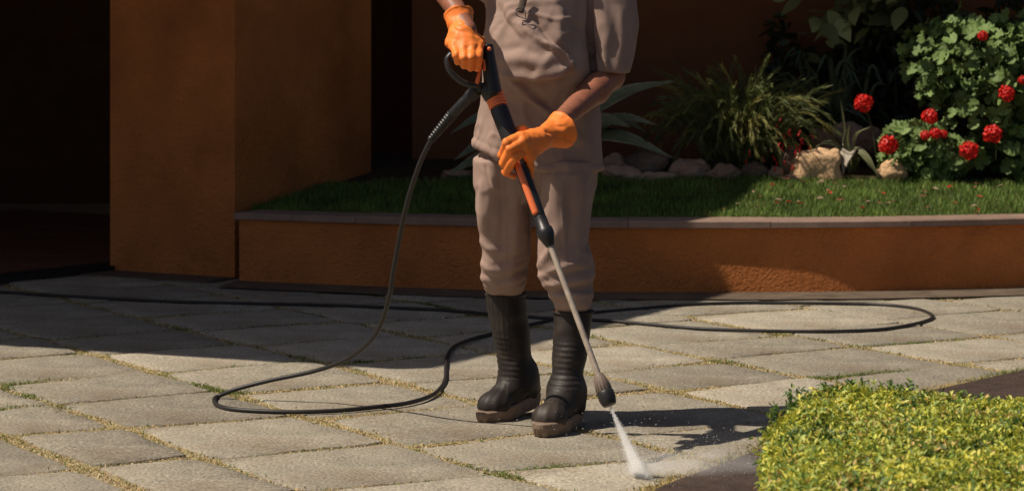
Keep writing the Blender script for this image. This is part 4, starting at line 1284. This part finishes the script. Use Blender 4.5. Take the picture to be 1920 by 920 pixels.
glove('glove', palm, fing, (P(866, 54, 7.51), WRR + (ELR - WRR) * 0.05, 0.036, 0.043), (-0.22, 7.35, 1.06), (-0.05, 7.62, 1.27))

# rubber boots
def boot(heel, toe, shaft, pitch, lift, seed):
    """heel, toe: ground points; shaft: sections; the foot is built flat and then pitched about its ball"""
    heel = np.array(heel, float); toe = np.array(toe, float)
    fw = toe - heel; L = np.linalg.norm(fw); fw /= L
    sd = np.array([-fw[1], fw[0]])
    ball = heel + fw * L * 0.72
    cp, sp_ = math.cos(pitch), math.sin(pitch)
    def w(fx, s, z):
        """local (forward, side, up) to world with the pitch about the ball"""
        a = fx - 0.72 * L
        a2 = a * cp + z * sp_; z2 = -a * sp_ + z * cp
        p = ball + fw * a2 + sd * s
        return np.array([p[0], p[1], z2 + lift])
    W = lambda fx, s, z: w(fx * L, s, z)
    ank = W(0.27, 0, 0.105)
    def fn(X, Y, Z):
        C_ = lambda a, b, ra, rb: rcone(X, Y, Z, a, b, ra, rb)
        d = np.maximum(column(X, Y, Z, shaft, 2.0), np.maximum(Z - max(s[0] for s in shaft), min(s[0] for s in shaft) - Z))
        d = smin(d, C_(W(0.18, 0, 0.062), ank, 0.048, 0.056), 0.025)
        d = smin(d, C_(ank, W(0.50, 0, 0.068), 0.056, 0.045), 0.025)
        d = smin(d, C_(W(0.48, 0, 0.062), W(0.82, 0.0, 0.046), 0.042, 0.036), 0.02)
        d = smin(d, C_(W(0.76, -0.014, 0.044), W(0.76, 0.014, 0.044), 0.036, 0.036), 0.02)
        base = W(0.5, 0, 0.022); nrm = W(0.5, 0, 1.022) - base
        return np.maximum(d, -((X - base[0]) * nrm[0] + (Y - base[1]) * nrm[1] + (Z - base[2]) * nrm[2]))
    lo = np.minimum(np.append(heel, 0), np.append(toe, 0)) - np.array([0.13, 0.13, 0.0])
    hi = np.maximum(np.append(heel, 0), np.append(toe, 0)) + np.array([0.13, 0.16, 0.46])
    v, f = snets(fn, lo, hi, 0.005)
    v = lap(v, f, 2, 0.4)
    nn = vnormals(v, f)
    # local coordinates for the moulded ribs
    rel = v[:, :2] - ball
    fx = rel @ fw / L + 0.72; sx = rel @ sd
    z = v[:, 2]
    front = np.clip(nn[:, :2] @ fw * 1.4 + 0.25, 0, 1)
    ribs = np.where((z > 0.12) & (z < 0.26), np.sin(z * 2 * math.pi / 0.0165), 0) * 0.0013 * front ** 2
    env = np.clip((fx - 0.62) / 0.06, 0, 1) * np.clip((z - 0.028) / 0.01, 0, 1)
    toe_r = env * (0.0035 + 0.0009 * np.sin(np.arctan2(sx, (fx - 0.45) * L + 1e-6) * 30))
    heel_r = 0.004 * np.clip((0.12 - fx) / 0.08, 0, 1) * ((z > 0.05 + lift) & (z < 0.085 + lift))
    crease = 0.003 * np.array([mnoise.noise((p[0] * 9 + seed, p[1] * 9, p[2] * 22)) for p in v]) * np.clip((z - 0.10) / 0.05, 0, 1)
    v = v + nn * (ribs + toe_r + heel_r + crease)[:, None]
    b = obj('boot', v, f, M['boot'], person)
    # top rim
    s = max(shaft)
    ring = [np.array([s[1] + s[3] * 1.02 * math.cos(a), s[2] + s[4] * 1.02 * math.sin(a), s[0] - 0.004]) for a in np.linspace(0, 2 * math.pi, 33)]
    vv, ff = tube(np.array(ring), 0.0045, 6)
    obj('rim', vv, ff, M['boot'], b)
    # sole with lugs
    out = []
    n = 44
    for i in range(n):
        a = 2 * math.pi * i / n
        x = math.cos(a)
        f_ = 0.5 + 0.52 * x * (1.0)
        wd = np.interp(f_, [0, 0.15, 0.4, 0.7, 0.9, 1.02], [0.040, 0.043, 0.038, 0.055, 0.052, 0.040])
        out.append((f_, math.copysign(abs(math.sin(a)) ** 0.7, math.sin(a)) * wd))
    V, F = [], []
    levels = [(0.0, 0.96), (0.012, 1.0), (0.026, 1.03), (0.038, 1.03), (0.042, 0.97)]
    for li, (zz, k) in enumerate(levels):
        for i, (f_, s_) in enumerate(out):
            kk = k * (0.955 if (li < 2 and i % 3 == 0) else 1.0)
            z_ = zz
            if li == 0 and 0.30 < f_ < 0.46: z_ = 0.012
            V.append(W(0.5 + (f_ - 0.5) * kk, s_ * kk, z_))
    for l in range(len(levels) - 1):
        for i in range(n):
            F.append((l * n + i, l * n + (i + 1) % n, (l + 1) * n + (i + 1) % n, (l + 1) * n + i))
    F.append(tuple(range(n - 1, -1, -1))); F.append(tuple((len(levels) - 1) * n + i for i in range(n)))
    obj('sole', V, F, M['sole'], b, smooth=False)
    return b
SH1 = [sec(556, 911, 985, 7.945, 8.085), sec(600, 916, 990, 7.945, 8.09), sec(640, 924, 994, 7.955, 8.095), sec(680, 931, 997, 7.965, 8.10), sec(715, 936, 1000, 7.965, 8.105), sec(735, 938, 1003, 7.965, 8.11)]
SH2 = [sec(578, 1038, 1111, 7.78, 7.92), sec(620, 1037, 1106, 7.78, 7.92), sec(660, 1035, 1099, 7.77, 7.91), sec(700, 1034, 1091, 7.765, 7.905), sec(730, 1035, 1087, 7.765, 7.905), sec(750, 1037, 1087, 7.77, 7.905)]
boot((0.078, 8.12), (-0.092, 7.90), SH1, math.radians(7), 0.0, 1)
boot((0.196, 7.885), (0.085, 7.61), SH2, 0.0, 0.0, 2)

# ------------------------------------------------------------------ pressure washer gun
GA = P(929, 186, 7.48); GB = P(1143, 758, 7.14)
def axv(v):
    """point of the gun axis that shows at picture row v"""
    d = GB - GA
    k = (v - CV) / FPX
    t = (CAM_H - GA[2] - k * GA[1]) / (d[2] + k * d[1])
    return GA + d * t
gun = thing('pressure_washer_gun', axv(420), 'black and orange pressure washer gun with a long steel lance', 'spray gun')
def part(name, vf, m, parent=gun, smooth=True):
    return obj(name, vf[0], vf[1], m, parent, smooth)
H0, H1 = P(913, 84, 7.50), P(925, 176, 7.485)
c = catmull([H0 + (H0 - H1) * 0.02, H0 * 0.9 + H1 * 0.1, (H0 + H1) / 2, H1 * 0.85 + H0 * 0.15, H1], 6)
tt = np.linspace(0, 1, len(c))
body = part('handle', tube(c, 0.0175 + 0.009 * tt - 0.008 * np.clip(0.08 - tt, 0, 1) / 0.08, 16, squash=1.5), M['black'])
part('button', lathe(P(917, 92, 7.462), P(918, 92, 7.448), [(0, 0.006), (0.8, 0.006), (1, 0.004)], 12), M['orange'], body)
part('inlay', tube(catmull([P(907, 112, 7.470), P(908, 122, 7.467), P(909, 133, 7.467)], 5), 0.0045, 8), M['orange'], body)
part('grip', tube(catmull([P(846, 106, 7.47), P(875, 104, 7.465), P(908, 104, 7.49)], 6), 0.0135, 12), M['black'])
part('trigger_guard', tube(catmull([P(846, 100, 7.47), P(838, 112, 7.465), P(843, 132, 7.46), P(862, 151, 7.46), P(885, 161, 7.465), P(908, 160, 7.48)], 7), 0.0078, 10, squash=1.5), M['black'])
part('trigger', tube(catmull([P(903, 126, 7.475), P(898, 142, 7.465), P(894, 158, 7.467)], 6), np.linspace(0.004, 0.0075, 13), 10), M['orange'])
part('neck', lathe(P(908, 158, 7.485), P(927, 182, 7.48), [(0, 0.016), (0.2, 0.025), (0.8, 0.0295), (1, 0.027)], 20), M['black'])
prof = []
for i in range(25):
    t = i / 24
    prof.append((t, 0.0275 - 0.0015 * t + 0.0018 * math.sin(t * 5 * 2 * math.pi)))
part('grip_collar', lathe(axv(174), axv(203), prof, 24), M['orange'])
barrel = part('barrel', lathe(axv(200), axv(412), [(0, 0.0245), (0.03, 0.0265), (0.25, 0.0255), (0.42, 0.0215), (0.6, 0.0195), (0.95, 0.0185), (1, 0.0175)], 24), M['black'])
gd = (GB - GA) / np.linalg.norm(GB - GA)
sdv = np.cross(gd, [0, 1, 0]); sdv /= np.linalg.norm(sdv); fr = np.cross(gd, sdv); fr = fr if fr[1] < 0 else -fr
st = [axv(vv) + fr * r + sdv * -0.006 * (1 if sdv[0] > 0 else -1) for vv, r in ((300, 0.0145), (325, 0.0142), (360, 0.0138), (395, 0.0132), (404, 0.0115))]
part('grip_stripe', tube(catmull(st, 5), np.array([0.0105] * 18 + [0.009, 0.006, 0.003]), 12), M['orange'], barrel)
part('coupling', lathe(axv(402), axv(462), [(0, 0.0165), (0.1, 0.0185), (0.42, 0.0195), (0.46, 0.0235), (0.6, 0.0245), (0.68, 0.0235), (0.98, 0.0125), (1, 0.009)], 24), M['black'])
part('lance', lathe(axv(455), axv(712), [(0, 0.0085), (0.02, 0.0085), (0.98, 0.0085), (1, 0.008)], 16), M['steel'])
nz = part('nozzle', lathe(axv(700), axv(742), [(0, 0.010), (0.08, 0.0145), (0.3, 0.0185), (0.7, 0.0225), (0.74, 0.0215), (1, 0.0230)], 28), M['nozzle'])
part('nozzle_tip', lathe(axv(733), axv(759), [(0, 0.0225), (0.1, 0.0245), (0.6, 0.0240), (0.95, 0.0195), (1, 0.0175)], 28), M['black'], nz)
for i in range(14):
    a = i / 14 * 2 * math.pi
    e = sdv * math.cos(a) + fr * math.sin(a)
    part('grip_rib', tube([axv(706) + e * 0.0150, axv(718) + e * 0.0195, axv(731) + e * 0.0218], 0.0016, 4), M['nozzle'], nz)
sw = part('hose_connector', tube(catmull([P(905, 162, 7.49), P(893, 170, 7.50), P(872, 189, 7.51), P(846, 216, 7.53)], 6), np.interp(np.linspace(0, 1, 19), [0, 0.25, 0.3, 0.55, 0.6, 1], [0.015, 0.015, 0.0195, 0.019, 0.0155, 0.015]), 14), M['black'])
sa, sb = P(848, 214, 7.53), P(807, 263, 7.56)
prof = []
for i in range(60):
    t = i / 59
    prof.append((t, 0.0155 - 0.005 * t + 0.0016 * (1 if math.sin(t * 11 * 2 * math.pi) > 0 else -1) * (t < 0.97)))
part('strain_relief', lathe(sa, sb, prof, 16), M['black'])

# ------------------------------------------------------------------ hose
HR = 0.0072
def gh(u, v): return G(u, v, HR)
hp = [P(812, 257, 7.556), P(800, 278, 7.575), P(785, 312, 7.61), P(766, 370, 7.67), P(751, 435, 7.74), P(739, 500, 7.81), P(729, 560, 7.88), P(713, 610, 7.97), P(690, 643, 8.06), P(650, 673, 8.18),
      P(590, 695, 8.28), P(505, 713, 8.34), P(440, 730, 8.36), gh(406, 745), gh(404, 757), gh(425, 766), gh(480, 771), gh(560, 773), gh(640, 770), gh(700, 764), gh(760, 757), gh(805, 744), gh(826, 728), gh(835, 711),
      gh(836, 690), gh(838, 671), gh(850, 652), gh(880, 638), gh(925, 626), gh(1000, 608), gh(1060, 594), gh(1120, 586), gh(1200, 579), gh(1300, 571), gh(1400, 568), gh(1520, 569), gh(1640, 571), gh(1710, 578),
      gh(1746, 590), gh(1742, 600), gh(1700, 611), gh(1640, 619), gh(1540, 622), gh(1440, 621), gh(1320, 617), gh(1220, 609), gh(1130, 601), gh(1030, 597), gh(960, 592), gh(905, 588), gh(820, 581), gh(730, 577), gh(600, 572),
      gh(450, 569), gh(300, 565), gh(150, 557), gh(0, 548), gh(-120, 541), gh(-300, 533)]
c = catmull(hp, 7)
low = c[:, 2] < 0.03
c[low, 2] = np.maximum(c[low, 2], HR + 0.002)
v, f = tube(c, HR, 8)
tag(obj('hose', v, f, M['hose'], origin=(c[100][0], c[100][1], 0)), 'long black rubber hose looping over the paving from the gun', 'hose')

# ------------------------------------------------------------------ water
def vol_mat(name, dens, aniso=0.0):
    m = bpy.data.materials.new(name); m.use_nodes = True
    N = m.node_tree.nodes
    N.remove(N['Principled BSDF'])
    pv = N.new('ShaderNodeVolumePrincipled')
    pv.inputs['Color'].default_value = (0.999, 0.999, 0.999, 1)
    pv.inputs['Density'].default_value = dens
    pv.inputs['Anisotropy'].default_value = aniso
    m.node_tree.links.new(pv.outputs[0], N['Material Output'].inputs['Volume'])
    return m
tip = axv(760)
hit = G(1203, 893, 0.006); hitL = G(1176, 886, 0.006); hitR = G(1224, 897, 0.006)
wat = thing('water_spray', hit, 'white fan of water shooting from the nozzle onto the paving', 'water')
def outward(vf):
    V, F = vf
    c = V.mean(0)
    F2 = []
    for q in F:
        n = np.cross(V[q[1]] - V[q[0]], V[q[2]] - V[q[0]])
        m = V[list(q)].mean(0)
        t = np.clip((m - tip) @ (hit - tip) / ((hit - tip) @ (hit - tip)), 0.02, 0.98)
        F2.append(tuple(q) if n @ (m - (tip + (hit - tip) * t)) > 0 else tuple(reversed(q)))
    return V, F2
def fan(w0, w1, dep, n=14, end=1.0):
    wd = (hitR - hitL) / 2
    parts = []
    a = np.linspace(0, 2 * math.pi, n, endpoint=False)
    V = []
    ts = np.linspace(0, end, 8)
    for t in ts:
        cc = tip + (hit - tip) * t
        k = w0 + (w1 - w0) * t
        V += [cc + wd / np.linalg.norm(wd) * k * math.cos(x) + np.array([0.25, 0.9, 0.35]) * (0.003 + dep * t) * math.sin(x) for x in a]
    F = []
    for i in range(len(ts) - 1):
        for j in range(n):
            F.append((i * n + j, i * n + (j + 1) % n, (i + 1) * n + (j + 1) % n, (i + 1) * n + j))
    F.append(tuple(range(n - 1, -1, -1))); F.append(tuple((len(ts) - 1) * n + j for j in range(n)))
    return np.array(V), F
part('spray_mist', outward(fan(0.005, 0.052, 0.016, end=0.985)), vol_mat('water_mist', 30), wat)
part('spray_core', outward(fan(0.0035, 0.034, 0.009, end=0.97)), vol_mat('water_core', 110), wat)
# low splash drifting off to the right
mist_m = vol_mat('splash_mist', 2.4)
for k, (dx, dy, rx, ry, rz) in enumerate([(0.03, 0.0, 0.07, 0.05, 0.035), (0.10, 0.03, 0.11, 0.07, 0.03), (0.20, 0.05, 0.15, 0.09, 0.04), (0.0, -0.02, 0.05, 0.04, 0.03), (-0.05, 0.02, 0.08, 0.05, 0.018)]):
    q = IV * (1 + 0.6 * np.array([mnoise.noise(Vector(p) * 1.7 + Vector((k * 5.0, 0, 0))) for p in IV]))[:, None] * np.array([rx, ry, rz]) + hit + np.array([dx, dy, rz * 0.75])
    q[:, 2] = np.maximum(q[:, 2], 0.012 + 0.001 * k)
    part('splash_mist', (q, IF), mist_m, wat)
drop_m = mat('water_drop', (0.95, 0.95, 0.95), 0.2, spec=0.5, trans=0.45)
O8 = np.array([(1, 0, 0), (-1, 0, 0), (0, 1, 0), (0, -1, 0), (0, 0, 1), (0, 0, -1)], float)
OF = np.array([(0, 2, 4), (2, 1, 4), (1, 3, 4), (3, 0, 4), (2, 0, 5), (1, 2, 5), (3, 1, 5), (0, 3, 5)])
dv, df = [], []
wdn = (hitR - hitL) / np.linalg.norm(hitR - hitL)
dn = (hit - tip) / np.linalg.norm(hit - tip)
rr = random.Random(77)
for i in range(2700):
    if i < 1500:
        t = rr.random() ** 0.7
        p = tip + (hit - tip) * t + wdn * rr.gauss(0, 0.004 + 0.020 * t) + np.array([0, 1, 0]) * rr.gauss(0, 0.002 + 0.006 * t)
        r = rr.uniform(0.0004, 0.0008); st_ = rr.uniform(2, 6)
    else:
        e = rr.expovariate(1 / 0.16); a = rr.uniform(-0.7, 2.6)
        p = hit + np.array([math.cos(a) * e, math.sin(a) * e * 0.8, abs(rr.gauss(0, 0.05)) + 0.004])
        r = rr.uniform(0.0005, 0.0012); st_ = rr.uniform(1, 2)
    d8 = O8 * r + (O8 @ dn)[:, None] * dn * r * (st_ - 1)
    dv.append(p + d8); df.append(OF + 6 * i)
o = obj('droplets', np.concatenate(dv), np.concatenate(df), drop_m, wat); o['kind'] = 'stuff'
print('slabs', slab_count, 'objects', len(bpy.data.objects))
